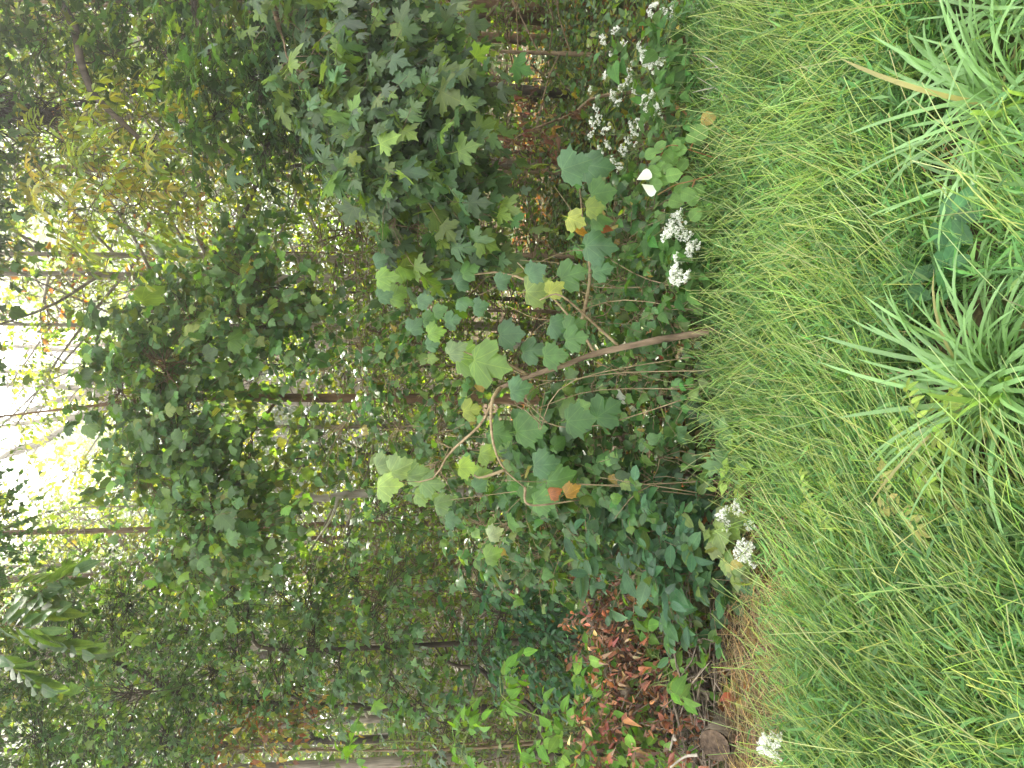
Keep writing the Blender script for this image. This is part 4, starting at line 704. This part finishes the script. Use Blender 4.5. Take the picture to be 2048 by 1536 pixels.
blob_plant('dead_branch', 'arching dead branch with hanging brown leaves below the maple at right', 'dead branch', [gp(tx(180, 1230, 5.4), 5.4), P(1190, 195, 5.4), P(1150, 225, 5.4), P(1100, 245, 5.4), P(1040, 270, 5.3), P(1010, 300, 5.3)],
  [(1120, 240, 5.4, 20, 20, 6), (1080, 260, 5.4, 20, 24, 7), (1040, 280, 5.3, 22, 22, 7), (1060, 225, 5.4, 20, 14, 5), (1110, 290, 5.3, 24, 24, 6), (1020, 320, 5.3, 18, 18, 4)], 'dead', .042, ((.12, .065, .04), .3, (.26, .18, .06), .08), 5, .18, 'twig', .014, 150, None, 1.1, .3, (0, -.6, .5), .6, .7)

# ------------------------------------------------------------------ white snakeroot in flower
def floret_head():
    b = MB(); n = 15; c = rnd(n, 1) * [.30, .30, .08]; c[:, 2] += .12 - .6 * (c[:, 0] ** 2 + c[:, 1] ** 2)
    for q in c:
        tube(b, np.array([[0, 0, -.5], q * [.5, .5, 0] + [0, 0, -.2], q]), [.012, .01, .02], 3, cap=False, c=(.3, .4, .2))
        d = norm(rnd(14) * [1, 1, .8] + [0, 0, .5]); s = norm(np.cross(d, rnd(14))); l = rng.uniform(.13, .20, (14, 1)); A = q - s * .03 + d * .02; B = q + d * l - s * .05; C = q + d * l + s * .05
        b.add(np.stack([A, B, C], 1).reshape(-1, 3), np.arange(42).reshape(-1, 3), None, (.86, .86, .8))
    return b.mesh('flower_head', 'petal_attr')
M['petal_attr'] = leaf_mat('white floret mass', 'attr', None, rough=.7, trans=.35, spec=.1, tmul=(1, 1, 1))
HEADS = [floret_head() for _ in range(3)]
def snakeroot(label, x0, y0, d, heads, hs=.044, nl=12, lsz=.075, group='white flowering plants along the edge of the grass'):
    """heads: photograph points of the flower clusters"""
    base = gp(tx(y0, x0, d), d); o = thing('flowering_plant', base, label, 'flowering plant', group); sb = MB(); lp = []; ld = []
    ctr = np.mean([P(a, c, d) for a, c in heads], 0); top = base * .25 + ctr * .75; st = smooth_path([base, (base + top) / 2 + rnd(1, .02)[0], top], 10); tube(sb, st, np.linspace(.004, .002, 10), 5)
    for (a, c) in heads:
        dd = d + rng.normal(0, .06); q = P(a, c, dd); k = rng.integers(4, 10); tube(sb, smooth_path([st[k], (st[k] + q) / 2 + rnd(1, .01)[0] - [0, 0, .01], q], 6), np.linspace(.002, .0012, 6), 4, cap=False)
        h = link('flower_head', HEADS[rng.integers(0, 3)], o); s = hs * rng.uniform(.8, 1.25); h.scale = (s, s, s); h.location = q - base; h.rotation_euler = (rng.normal(.55, .3), rng.normal(0, .3), rng.uniform(0, 6.28)); h.color = (1, 1, 1, 1)
    put('stem', sb, 'stem', o)
    t = np.repeat(np.linspace(.2, 1, max(1, nl // 2)), 2); pos = along(st, t); az = np.repeat(np.arange(nl // 2) * 1.57 + rng.uniform(0, 6), 2) + np.tile([0, np.pi], nl // 2)
    dv = np.column_stack([np.cos(az), np.sin(az), rng.normal(-.25, .25, len(az))]); pos = pos + dv * .02
    leaves(o, 'heart', pos, dv, np.tile([0, -.3, 1.0], (len(az), 1)) + rnd(len(az), .25), lsz * rng.uniform(.7, 1.3, len(az)) * (1.2 - .6 * t), tints(len(az), (.06, .135, .035), .2)); return o
SN = [('white-flowered plant in the right corner by the dark trunk', 1440, 25, 4.0, [(1310, 12), (1322, 22), (1335, 30), (1300, 28), (1345, 10), (1395, 14)]),
      ('white-flowered plant with the widest flower clusters, second from the right edge', 1450, 110, 3.9, [(1285, 110), (1300, 122), (1312, 108), (1322, 96), (1330, 112), (1290, 128), (1305, 135), (1280, 96), (1318, 125)]),
      ('white-flowered plant with scattered small clusters before the brown dead branch', 1400, 150, 4.5, [(1225, 190), (1240, 175), (1258, 160), (1252, 140), (1235, 205), (1265, 125), (1190, 215), (1196, 232), (1268, 182), (1210, 150), (1222, 110), (1245, 90), (1180, 180), (1230, 60), (1205, 80)]),
      ('white-flowered plant with long upright clusters just above the round pale leaves', 1430, 210, 3.8, [(1290, 195), (1300, 205), (1295, 218), (1310, 222), (1318, 212), (1285, 208), (1303, 190), (1322, 228)]),
      ('white-flowered plant with sparse clusters left of the long upright ones', 1410, 285, 4.2, [(1255, 280), (1268, 265), (1272, 290), (1245, 300), (1280, 252), (1262, 250), (1275, 240), (1180, 270), (1186, 245), (1200, 300), (1210, 260), (1225, 320), (1240, 335), (1215, 290), (1190, 320)]),
      ('white-flowered plant beside the sycamore leaves, its clusters in a slanting row', 1450, 470, 3.5, [(1335, 465), (1342, 450), (1350, 440), (1348, 460), (1362, 468), (1365, 452), (1372, 472), (1330, 472), (1358, 428)]),
      ('white-flowered plant with one bold cluster right of the long grass', 1470, 505, 3.45, [(1380, 490), (1388, 496), (1378, 502), (1392, 488), (1384, 506), (1352, 515), (1358, 520)]),
      ('white-flowered plant standing nearest the sycamore trunk', 1450, 550, 3.45, [(1345, 545), (1352, 553), (1348, 538), (1358, 560), (1362, 548), (1342, 556), (1372, 553), (1350, 562)]),
      ('white-flowered plant with two clusters between the yellow-green weed and the grass at left', 1500, 1015, 3.2, [(1440, 1030), (1448, 1024), (1444, 1042), (1450, 1050), (1474, 1008), (1480, 1016), (1470, 1020), (1500, 1052), (1508, 1058)]),
      ('white-flowered plant with one dense cluster before the oval-leaved shrub', 1530, 1100, 3.06, [(1478, 1100), (1486, 1108), (1492, 1098), (1498, 1112), (1488, 1118), (1476, 1112), (1504, 1122), (1494, 1090), (1482, 1092)]),
      ('white-flowered plant with drooping dense clusters in the lower left corner', 1590, 1490, 2.76, [(1525, 1480), (1532, 1488), (1540, 1496), (1530, 1498), (1546, 1504), (1552, 1492), (1538, 1480), (1548, 1510), (1556, 1480), (1522, 1490)])]
for a in SN: snakeroot(*a)
for (x, y, d, lb) in [(1400, 180, 3.8, 'leafy plant without open flowers beside the lobed leaves amid the white flowers'), (1420, 60, 3.8, 'leafy stemmed plant without open flowers close to the right edge below the white flowers'), (1390, 480, 3.7, 'leafy stemmed plant without open flowers behind the slanting row of white flowers'), (1420, 560, 3.6, 'leafy stemmed plant without open flowers by the plant nearest the sycamore trunk'), (1420, 250, 3.75, 'leafy stemmed plant without open flowers above the dry pale twig'), (1360, 520, 3.8, 'leafy plant without open flowers between the bramble and the sycamore leaves'), (1340, 130, 4.0, 'leafy stemmed plant without open flowers behind the widest white flower clusters')]:
    blob_plant('leafy_plant', lb, 'plant', [gp(tx(y, x, d), d), P(x - 40, y, d), P(x - 90, y + 5, d)], [(x - 30, y, d, 40, 40, 7), (x - 80, y, d, 30, 40, 6)], 'heart', .07, ((.06, .135, .035), .2), 5, .16, 'stem', .005, 60, 'leafy plants without flowers', 1.2, .1, (0, -.35, .9), .3, .1)
# round-leaved bramble with white leaf backs
br = thing('bramble', gp(tx(330, 1440, 3.6), 3.6), 'bramble with round pale green leaves arching among the white flowers', 'bramble')
CAN = [[gp(tx(330, 1440, 3.6), 3.6), P(1380, 300, 3.55), P(1345, 290, 3.5), P(1320, 300, 3.5)], [gp(tx(330, 1440, 3.6), 3.6), P(1390, 360, 3.5), P(1350, 370, 3.5), P(1315, 390, 3.5)], [P(1380, 300, 3.55), P(1395, 265, 3.5), P(1412, 235, 3.45)], [P(1390, 360, 3.5), P(1375, 395, 3.5), P(1360, 410, 3.5)]]
for q in CAN:
    b = MB(); tube(b, smooth_path(q, 10), np.linspace(.0035, .0015, 10), 5); put('cane', b, 'redstem', br)
for (x, y, px) in [(1318, 293, 24), (1335, 312, 24), (1342, 318, 26), (1310, 320, 20), (1320, 333, 18), (1333, 336, 16), (1305, 345, 26), (1345, 350, 26), (1325, 362, 20), (1310, 370, 24), (1370, 364, 26), (1375, 388, 28), (1358, 378, 20), (1350, 402, 26), (1385, 398, 24), (1400, 265, 28), (1388, 258, 20), (1410, 250, 18), (1382, 275, 20), (1395, 280, 20), (1425, 260, 20), (1360, 300, 22), (1300, 308, 22), (1340, 345, 20), (1332, 325, 18), (1318, 350, 18), (1395, 380, 22), (1410, 415, 24), (1390, 430, 24), (1365, 330, 22), (1352, 290, 20), (1400, 430, 20)]:
    leaf_at(br, 'round', x, y, 3.5 + rng.normal(0, .05), px * 1.35, (rng.normal(0, .6), -.6, -.5), (rng.normal(0, .25), -.6, .8), tuple(np.array((.115, .215, .06)) * rng.uniform(.8, 1.15)))
leaf_at(br, 'round', 1415, 237, 3.45, 34, (0, -.5, -.6), (0, -.6, .8), (.28, .22, .07), 'leaf', 'yellowing leaf with a brown tip')
for (x, y) in [(1288, 352), (1298, 378)]:
    leaf_at(br, 'whiteback', x, y, 3.5, 32, (rng.normal(0, .3), .2, .9), (0, .9, -.2), (.115, .215, .06), 'leaf', 'leaf turned over to show its white back')
wb = thing('white_backed_plant', gp(tx(830, 1350, 4.1), 4.1), 'small plant showing three white leaf backs on the shaded ground left of the sycamore', 'plant'); b = MB()
for (x, y) in [(1238, 790), (1268, 824), (1276, 841), (1296, 630), (1310, 845), (1250, 800)]:
    d = 4.05; leaf_at(wb, 'whiteback', x, y, d, 28, (rng.normal(0, .5), .1, -.9), (rng.normal(0, .2), .9, -.3), (.09, .17, .05)); tube(b, smooth_path([np.array(wb.location), P(x + 30, (y + 830) / 2, d), P(x, y, d)], 6), .0018, 4, cap=False)
put('stem', b, 'redstem', wb)
# yellow-green weed and lobed seedling at the edge
blob_plant('weed', 'bright yellow-green weed with small heart leaves at the edge of the grass', 'weed', [gp(tx(950, 1530, 3.2), 3.2), P(1490, 945, 3.2), P(1465, 940, 3.2)], [(1460, 925, 3.2, 14, 18, 4), (1475, 955, 3.2, 16, 20, 5), (1495, 965, 3.4, 14, 16, 4), (1500, 930, 3.4, 12, 12, 3)], 'heart', .05, ((.19, .28, .06), .14), 4, .09, 'stem', .003, 100, None, 1.2, .1, (0, -.4, .9), .25, .1)
blob_plant('seedling', 'low seedling with three dull lobed leaves beside the yellow-green weed', 'seedling', [gp(tx(895, 1490, 3.55), 3.55), P(1455, 880, 3.55)], [(1445, 870, 3.3, 8, 12, 2), (1455, 890, 3.25, 8, 10, 2), (1470, 900, 3.2, 8, 12, 1)], 'maple', .10, ((.08, .16, .05), .15), 3, .06, 'stem', .003, 20, None, 1.2, .1, (0, -.4, .9), .25, .1)
blob_plant('weed', 'weed with tired yellow-green lobed leaves beside the white flowers at left', 'weed', [gp(tx(1070, 1500, 3.5), 3.5), P(1450, 1070, 3.5)], [(1425, 1065, 3.3, 18, 24, 5), (1430, 1090, 3.3, 16, 16, 3), (1455, 1120, 3.2, 14, 14, 3)], 'grape', .07, ((.14, .2, .06), .18, (.26, .22, .06), .1), 4, .1, 'stem', .003, 40, None, 1.2, .1, (0, -.4, .9), .3, .1)
blob_plant('weed', 'low vine with bright heart-shaped leaves lying on the thatch at lower left', 'weed', [gp(-1.45, 3.0), P(1660, 1400, 3.05), P(1640, 1270, 3.15)], [(1645, 1285, 3.2, 10, 14, 2), (1640, 1240, 3.2, 10, 14, 2), (1660, 1350, 3.1, 12, 20, 3), (1665, 1400, 3.05, 10, 14, 2), (1580, 1490, 3.15, 20, 20, 4)], 'heart', .085, ((.12, .24, .05), .15), 3, .1, 'stem', .003, 40, None, 1.2, .1, (0, -.4, .9), .25, .1)
# dry umbel and twig on the right
o = thing('dead_twig', gp(tx(160, 1500, 3.5), 3.5), 'pale dry branching twig standing in the grass at right', 'dead twig'); q = np.array(o.location)
for pts in ([(1530, 140), (1480, 142), (1430, 135), (1405, 140)], [(1495, 230), (1450, 190), (1420, 170), (1395, 155)], [(1440, 140), (1420, 120), (1405, 112)], [(1450, 190), (1430, 200), (1400, 195)], [(1430, 175), (1405, 180), (1385, 185)], [(1470, 142), (1480, 165), (1460, 180)]):
    b = MB(); tube(b, smooth_path([P(a, c, 3.45) for a, c in pts], 8), np.linspace(.0035, .001, 8), 5); put('twig', b, 'bark_pale', o)
# ------------------------------------------------------------------ plants standing in the near grass
def blade_mesh(arch, wid, sides=1):
    t = np.linspace(0, 1, 10); a = t * arch; dx = np.concatenate([[0], np.cumsum(np.sin((a[1:] + a[:-1]) / 2) / 9)]); dz = np.concatenate([[0], np.cumsum(np.cos((a[1:] + a[:-1]) / 2) / 9)]); wv = wid * np.interp(t, [0, .1, .6, .88, 1], [.75, .95, 1, .7, .05])
    V = []; UV = []
    for k in range(10):
        for s in (-1, 0, 1): V.append([s * wv[k], dx[k] + (0 if s == 0 else -.2 * wv[k] * math.cos(a[k])), dz[k] + (0 if s == 0 else .25 * wv[k])]); UV.append([s * wv[k], t[k]])
    F = []
    for k in range(9):
        for s in (0, 1): i = k * 3 + s; F.append([i, i + 1, i + 4, i + 3])
    b = MB(); b.add(np.array(V), None, np.array(F), uv=np.array(UV)); return b.mesh('leaf_blade', 'blade')
BLADES = [blade_mesh(a, w_) for a, w_ in ((.7, .0125), (1.1, .0115), (1.6, .013), (2.0, .012), (2.5, .012), (3.0, .0105), (1.4, .011))]
def clump(label, x, y, n, L, spread, seed_az=None, group='strap-leaved clumps'):
    o = thing('strap_leaf_clump', G(x, y), label, 'plant', group)
    for k in range(n):
        az = rng.uniform(0, 6.28); inc = abs(rng.normal(.0, spread)); h = link('leaf_blade', BLADES[rng.integers(0, 7)], o); s = L * rng.uniform(.55, 1.12)
        h.location = (rng.normal(0, .035), rng.normal(0, .035), -.01); h.rotation_euler = Matrix.Rotation(az, 3, 'Z').to_euler() if False else (Matrix.Rotation(az, 3, 'Z') @ Matrix.Rotation(-inc, 3, 'X') @ Matrix.Rotation(rng.normal(0, .25), 3, 'Z')).to_euler()
        h.scale = (s * rng.uniform(.9, 1.3), s, s); c = np.array((.185, .325, .13)) * rng.uniform(.75, 1.2); 
        if rng.random() < .025: c = np.array((.27, .25, .11))
        h.color = (*c, 1)
    return o
clump('large pale green strap-leaved clump in the middle of the near grass', 2045, 775, 260, .47, .62)
clump('strap-leaved clump at the right of the near grass, half out of the view', 2058, 205, 170, .45, .78)
clump('strap-leaved clump in the bottom right corner of the view', 2045, 20, 80, .4, .55)
clump('loose low tuft of strap leaves between the two big clumps and the leafy creeper', 2000, 365, 30, .36, .5)
# creepers with five leaflets
for (x, y, d0, lb) in [(2005, 505, 0, 'creeper with five-fingered dark leaves in the near grass, nearer the middle clump'), (1965, 540, 0, 'small five-fingered creeper leaf half sunk in the near grass'), (2030, 425, 0, 'creeper with five-fingered leaves at the near edge, next to the ovate-leaved vine')]:
    gq = G(x, y); o = thing('creeper', gq + [0, .0, 0], lb, 'creeper', None); b = MB()
    for k in range(2 if 'small' not in lb else 1):
        c = gq + np.array([rng.normal(0, .06), rng.normal(0, .05), .16 + .04 * k]); tube(b, smooth_path([gq, (gq + c) / 2 + rnd(1, .02)[0], c], 6), .0018, 4, cap=False)
        a0 = rng.uniform(0, 6.28); az = a0 + np.array([-1.9, -.95, 0, .95, 1.9]); dv = np.column_stack([np.cos(az), np.sin(az), np.full(5, -.25)]); leaves(o, 'elliptic', np.tile(c, (5, 1)) + dv * .01, dv, np.tile([0, -.25, 1.], (5, 1)), np.array([.065, .085, .095, .085, .065]) * rng.uniform(.9, 1.1), tints(5, (.055, .145, .06), .1), 300, 'leaflet')
    put('stem', b, 'stem', o)
o = thing('ovate_vine', G(1975, 345), 'low vine with smooth ovate leaves and a reddish stem near the bottom right', 'vine'); b = MB(); q0 = np.array(o.location)
for pts in ([(1990, 400), (1960, 395), (1940, 350), (1930, 320)], [(1990, 400), (2000, 350), (1990, 310), (1985, 285)], [(1975, 345), (1950, 330), (1935, 310)]):
    q = [G(a, c) + [0, 0, h] for (a, c), h in zip(pts, (.02, .08, .13, .15))]; tube(b, smooth_path(q, 8), np.linspace(.0025, .0012, 8), 4, cap=False)
put('stem', b, 'redstem', o)
for (x, y, px) in [(1932, 312, 42), (1945, 345, 44), (1960, 318, 40), (1985, 305, 46), (1940, 375, 44), (1960, 370, 60), (1925, 335, 36), (1975, 350, 38), (1990, 335, 34), (2005, 380, 34), (1920, 358, 34), (1955, 300, 34), (2010, 330, 30)]:
    dq = G(x, y)[1] - .12; leaf_at(o, 'ovate', x, y, dq, px * 1.3, (rng.normal(0, .7), -.7, -.35 + rng.normal(0, .2)), (rng.normal(0, .25), -.5, .85), tuple(np.array((.115, .235, .06)) * rng.uniform(.8, 1.1)))
for (x, y) in [(2000, 395), (1965, 398)]: leaf_at(o, 'ovate', x, y, G(x, y)[1] - .08, 34, (rng.normal(0, .7), -.7, -.3), (0, -.4, .9), (.34, .3, .07), 'leaf', 'yellowing leaf')
# feathery yellow-green weeds
FW = [(1960, 920, 'feathery yellow-green weed standing before the middle strap-leaved clump', (.17, .27, .05)), (1740, 1010, 'yellowing feathery weed in the grass left of the middle clump', (.19, .26, .06)), (1995, 855, 'pale feathery weed against the left side of the middle clump', (.2, .28, .06)), (1935, 1000, 'small withered yellow weed at the lower middle', (.24, .25, .09))]
for (x, y, lb, c) in FW:
    gq = G(x, y); o = thing('feathery_weed', gq, lb, 'weed', None); b = MB(); PP = []; DD = []; NN = []; SS = []; TT = []
    top = gq + [rng.normal(0, .03), -.02, .26]; st = smooth_path([gq, (gq + top) / 2 + rnd(1, .01)[0], top], 8); tube(b, st, np.linspace(.003, .001, 8), 4)
    for k in range(9):
        a_ = k * 2.4; r_ = compound(o, b, along(st, [.25 + .08 * k])[0], (math.cos(a_), math.sin(a_), .35), .11, 5, .036, c, .2); PP.append(r_[0]); DD.append(r_[1]); NN.append(r_[2]); SS.append(r_[3]); TT.append(r_[4])
    put('stem', b, 'stem', o); leaves(o, 'leaflet', *[np.concatenate(a) for a in (PP, DD, NN, SS, TT)], 120, 'leaflet')
# lobed leaves in the grass
for (x, y, lb, c) in [(1985, 1300, 'pale dry leaf lying flat in the grass at the bottom left', (.36, .38, .2)), (1830, 670, 'brown dead leaf standing in the grass right of the middle clump', (.36, .25, .12)), (1500, 190, 'yellow fallen leaf in the grass at right', (.4, .34, .08)), (1545, 310, 'yellow fallen leaf with tan spots in the grass', (.36, .3, .08)), (1555, 365, 'orange fallen leaf at the edge of the grass', (.42, .26, .05)), (1560, 405, 'small red fallen leaf in the grass', (.4, .13, .05)), (1440, 905, 'tan fallen leaf on the bare soil', (.4, .28, .1))]:
    q = G(x, y) + [0, 0, .06]; o = link('fallen_leaf', protos('dead')[3]); n_ = np.array([rng.normal(0, .2), -.5, .8]); F = frames(np.array([[rng.normal(), rng.normal(0, .3), .1]]), n_[None])[0] * .09
    o.matrix_world = Matrix([[*F[i], q[i]] for i in range(3)] + [[0, 0, 0, 1]]); o.color = (*c, 1); tag(o, lb, 'leaf', 'single fallen leaves in the grass')

# ------------------------------------------------------------------ the long grass
CL = [(*G(a_, c_)[:2], r_) for a_, c_, r_ in ((2030, 770, .34), (2045, 210, .33), (2040, 20, .24), (1990, 470, .12), (1975, 345, .12))]
def edge(x): return 3.58 + .15 * np.sin(x * 1.3 + .5) + .1 * np.sin(4 * x) + np.where(x > .5, .12, 0) - np.interp(x, [-.8, -.25], [.66, 0])
def grass_pts(n, y0=1.35, y1=4.3, half=.56, pw=1.0):
    y = rng.uniform(y0, y1, n * 2); x = rng.uniform(-1, 1, n * 2) * (half * y + .25); k = (y < edge(x) + rng.normal(0, .12, n * 2)) & (rng.random(2 * n) < np.where((x < -.35 - .3 * rng.random(2 * n)) & (y > 2.62 + .3 * rng.random(2 * n)), .22, 1)); 
    for cx_, cy_, cr_ in CL: k &= (x - cx_) ** 2 + (y - cy_) ** 2 > cr_ * cr_ * rng.uniform(.5, 1.3, n * 2)
    x = x[k][:n]; y = y[k][:n]; return x, y
def ribbons(mb, base, d0, d1, L, wd, seg, tint, taper=(.8, 1, .1)):
    """curved blades that start along d0 and end along d1"""
    N = len(base); t = np.linspace(0, 1, seg + 1); dd = norm(d0)[:, None] * (1 - t)[None, :, None] + norm(d1)[:, None] * t[None, :, None]; dd = norm(dd)
    pth = base[:, None] + np.concatenate([np.zeros((N, 1, 3)), np.cumsum((dd[:, 1:] + dd[:, :-1]) / 2, 1)], 1) * (L / seg)[:, None, None]
    s = norm(np.cross(dd, rnd(N)[:, None] + 1e-3)); ww = wd[:, None] * np.interp(t, [0, .4, 1], taper)[None]
    v = np.stack([pth - s * ww[..., None], pth + s * ww[..., None]], 2).reshape(-1, 3); i = (np.arange(N) * (seg + 1) * 2)[:, None] + (np.arange(seg) * 2)[None]
    mb.add(v, None, np.stack([i, i + 1, i + 3, i + 2], -1).reshape(-1, 4), np.repeat(tint, (seg + 1) * 2, 0)); return pth, dd
b = MB()
# stilt-grass: wiry stems with short pointed leaves
x, y = grass_pts(7600); N = len(x); base = np.column_stack([x, y, gz(x, y)]); lean = rnd(N, .45) * [1, 1, 0] + [0, 0, 1]; bend = lean + rnd(N, .5) * [1, 1, .3] + [.12, -.1, -.1]; L = rng.uniform(.10, .27, N)
pth, dd = ribbons(b, base, lean, bend, L, np.full(N, .0012), 4, tints(N, (.10, .17, .035), .15))
for k in range(7):
    f = rng.uniform(.2, 1, N) * 3.99; i0 = f.astype(int); fr = (f - i0)[:, None]; pos = pth[np.arange(N), i0] * (1 - fr) + pth[np.arange(N), i0 + 1] * fr; az = rng.uniform(0, 6.28, N)
    ld = np.column_stack([np.cos(az), np.sin(az), rng.normal(.25, .35, N)]) + dd[:, 2] * .4
    cloud(b, (np.array([[0, 0, 0], [.066, .35, .02], [0, .4, 0], [-.066, .35, .02], [0, 1, -.18]]), np.array([[0, 1, 2], [0, 2, 3], [1, 4, 2], [2, 4, 3]]), np.zeros((5, 2))), pos, ld, np.tile([0, -.2, 1.], (N, 1)) + rnd(N, .3), rng.uniform(.035, .095, N), tints(N, (.085, .19, .055), .22, (.125, .235, .07), .3))
# basal blades
x, y = grass_pts(13000); N = len(x); base = np.column_stack([x, y, gz(x, y)]); ribbons(b, base, rnd(N, .35) + [.15, 0, 1], rnd(N, .6) + [.35, -.1, .35], rng.uniform(.1, .3, N), rng.uniform(.0014, .0026, N), 5, tints(N, (.09, .195, .06), .25, (.15, .24, .08), .25))
# long yellow-green seed stalks
x, y = grass_pts(6200, 1.5, 4.1); N = len(x); base = np.column_stack([x, y, gz(x, y)]); sway = np.column_stack([.22 + .3 * np.sin(1.6 * x + 1.2 * y) + rng.normal(0, .28, N), rng.normal(-.05, .3, N), np.ones(N)]); ribbons(b, base, sway, sway + np.column_stack([sway[:, 0] * .9, rng.normal(-.1, .3, N), -.35 + 0 * x]), rng.uniform(.2, .52, N) * np.interp(y, [2.8, 3.6], [1, .72]), rng.uniform(.0010, .0018, N), 6, tints(N, (.23, .33, .11), .18, (.36, .39, .19), .28), (1, .9, .8))
tag(link('grass', b.mesh('grass', 'grass')), 'long bright green grass with yellow seed stalks in the clearing', 'grass', None, 'stuff')
# dead straw
b = MB(); n = 4200; x = np.concatenate([rng.uniform(-2.0, -.3, 3300), rng.uniform(-1.6, 2, n - 3300)]); y = np.concatenate([rng.uniform(2.6, 3.6, 3300), rng.uniform(2.0, 3.9, n - 3300)])
a = np.column_stack([x, y, gz(x, y) + rng.uniform(.005, .09, n)]); ribbons(b, a, rnd(n) * [1, 1, .25], rnd(n) * [1, 1, .2] + [0, 0, .02], rng.uniform(.08, .32, n), rng.uniform(.001, .0024, n), 4, tints(n, (.33, .25, .15), .3, (.2, .13, .08), .3))
tag(link('straw', b.mesh('straw', 'grass')), 'matted brown and straw-coloured dead grass at the edge of the clearing', 'dead grass', None, 'stuff')
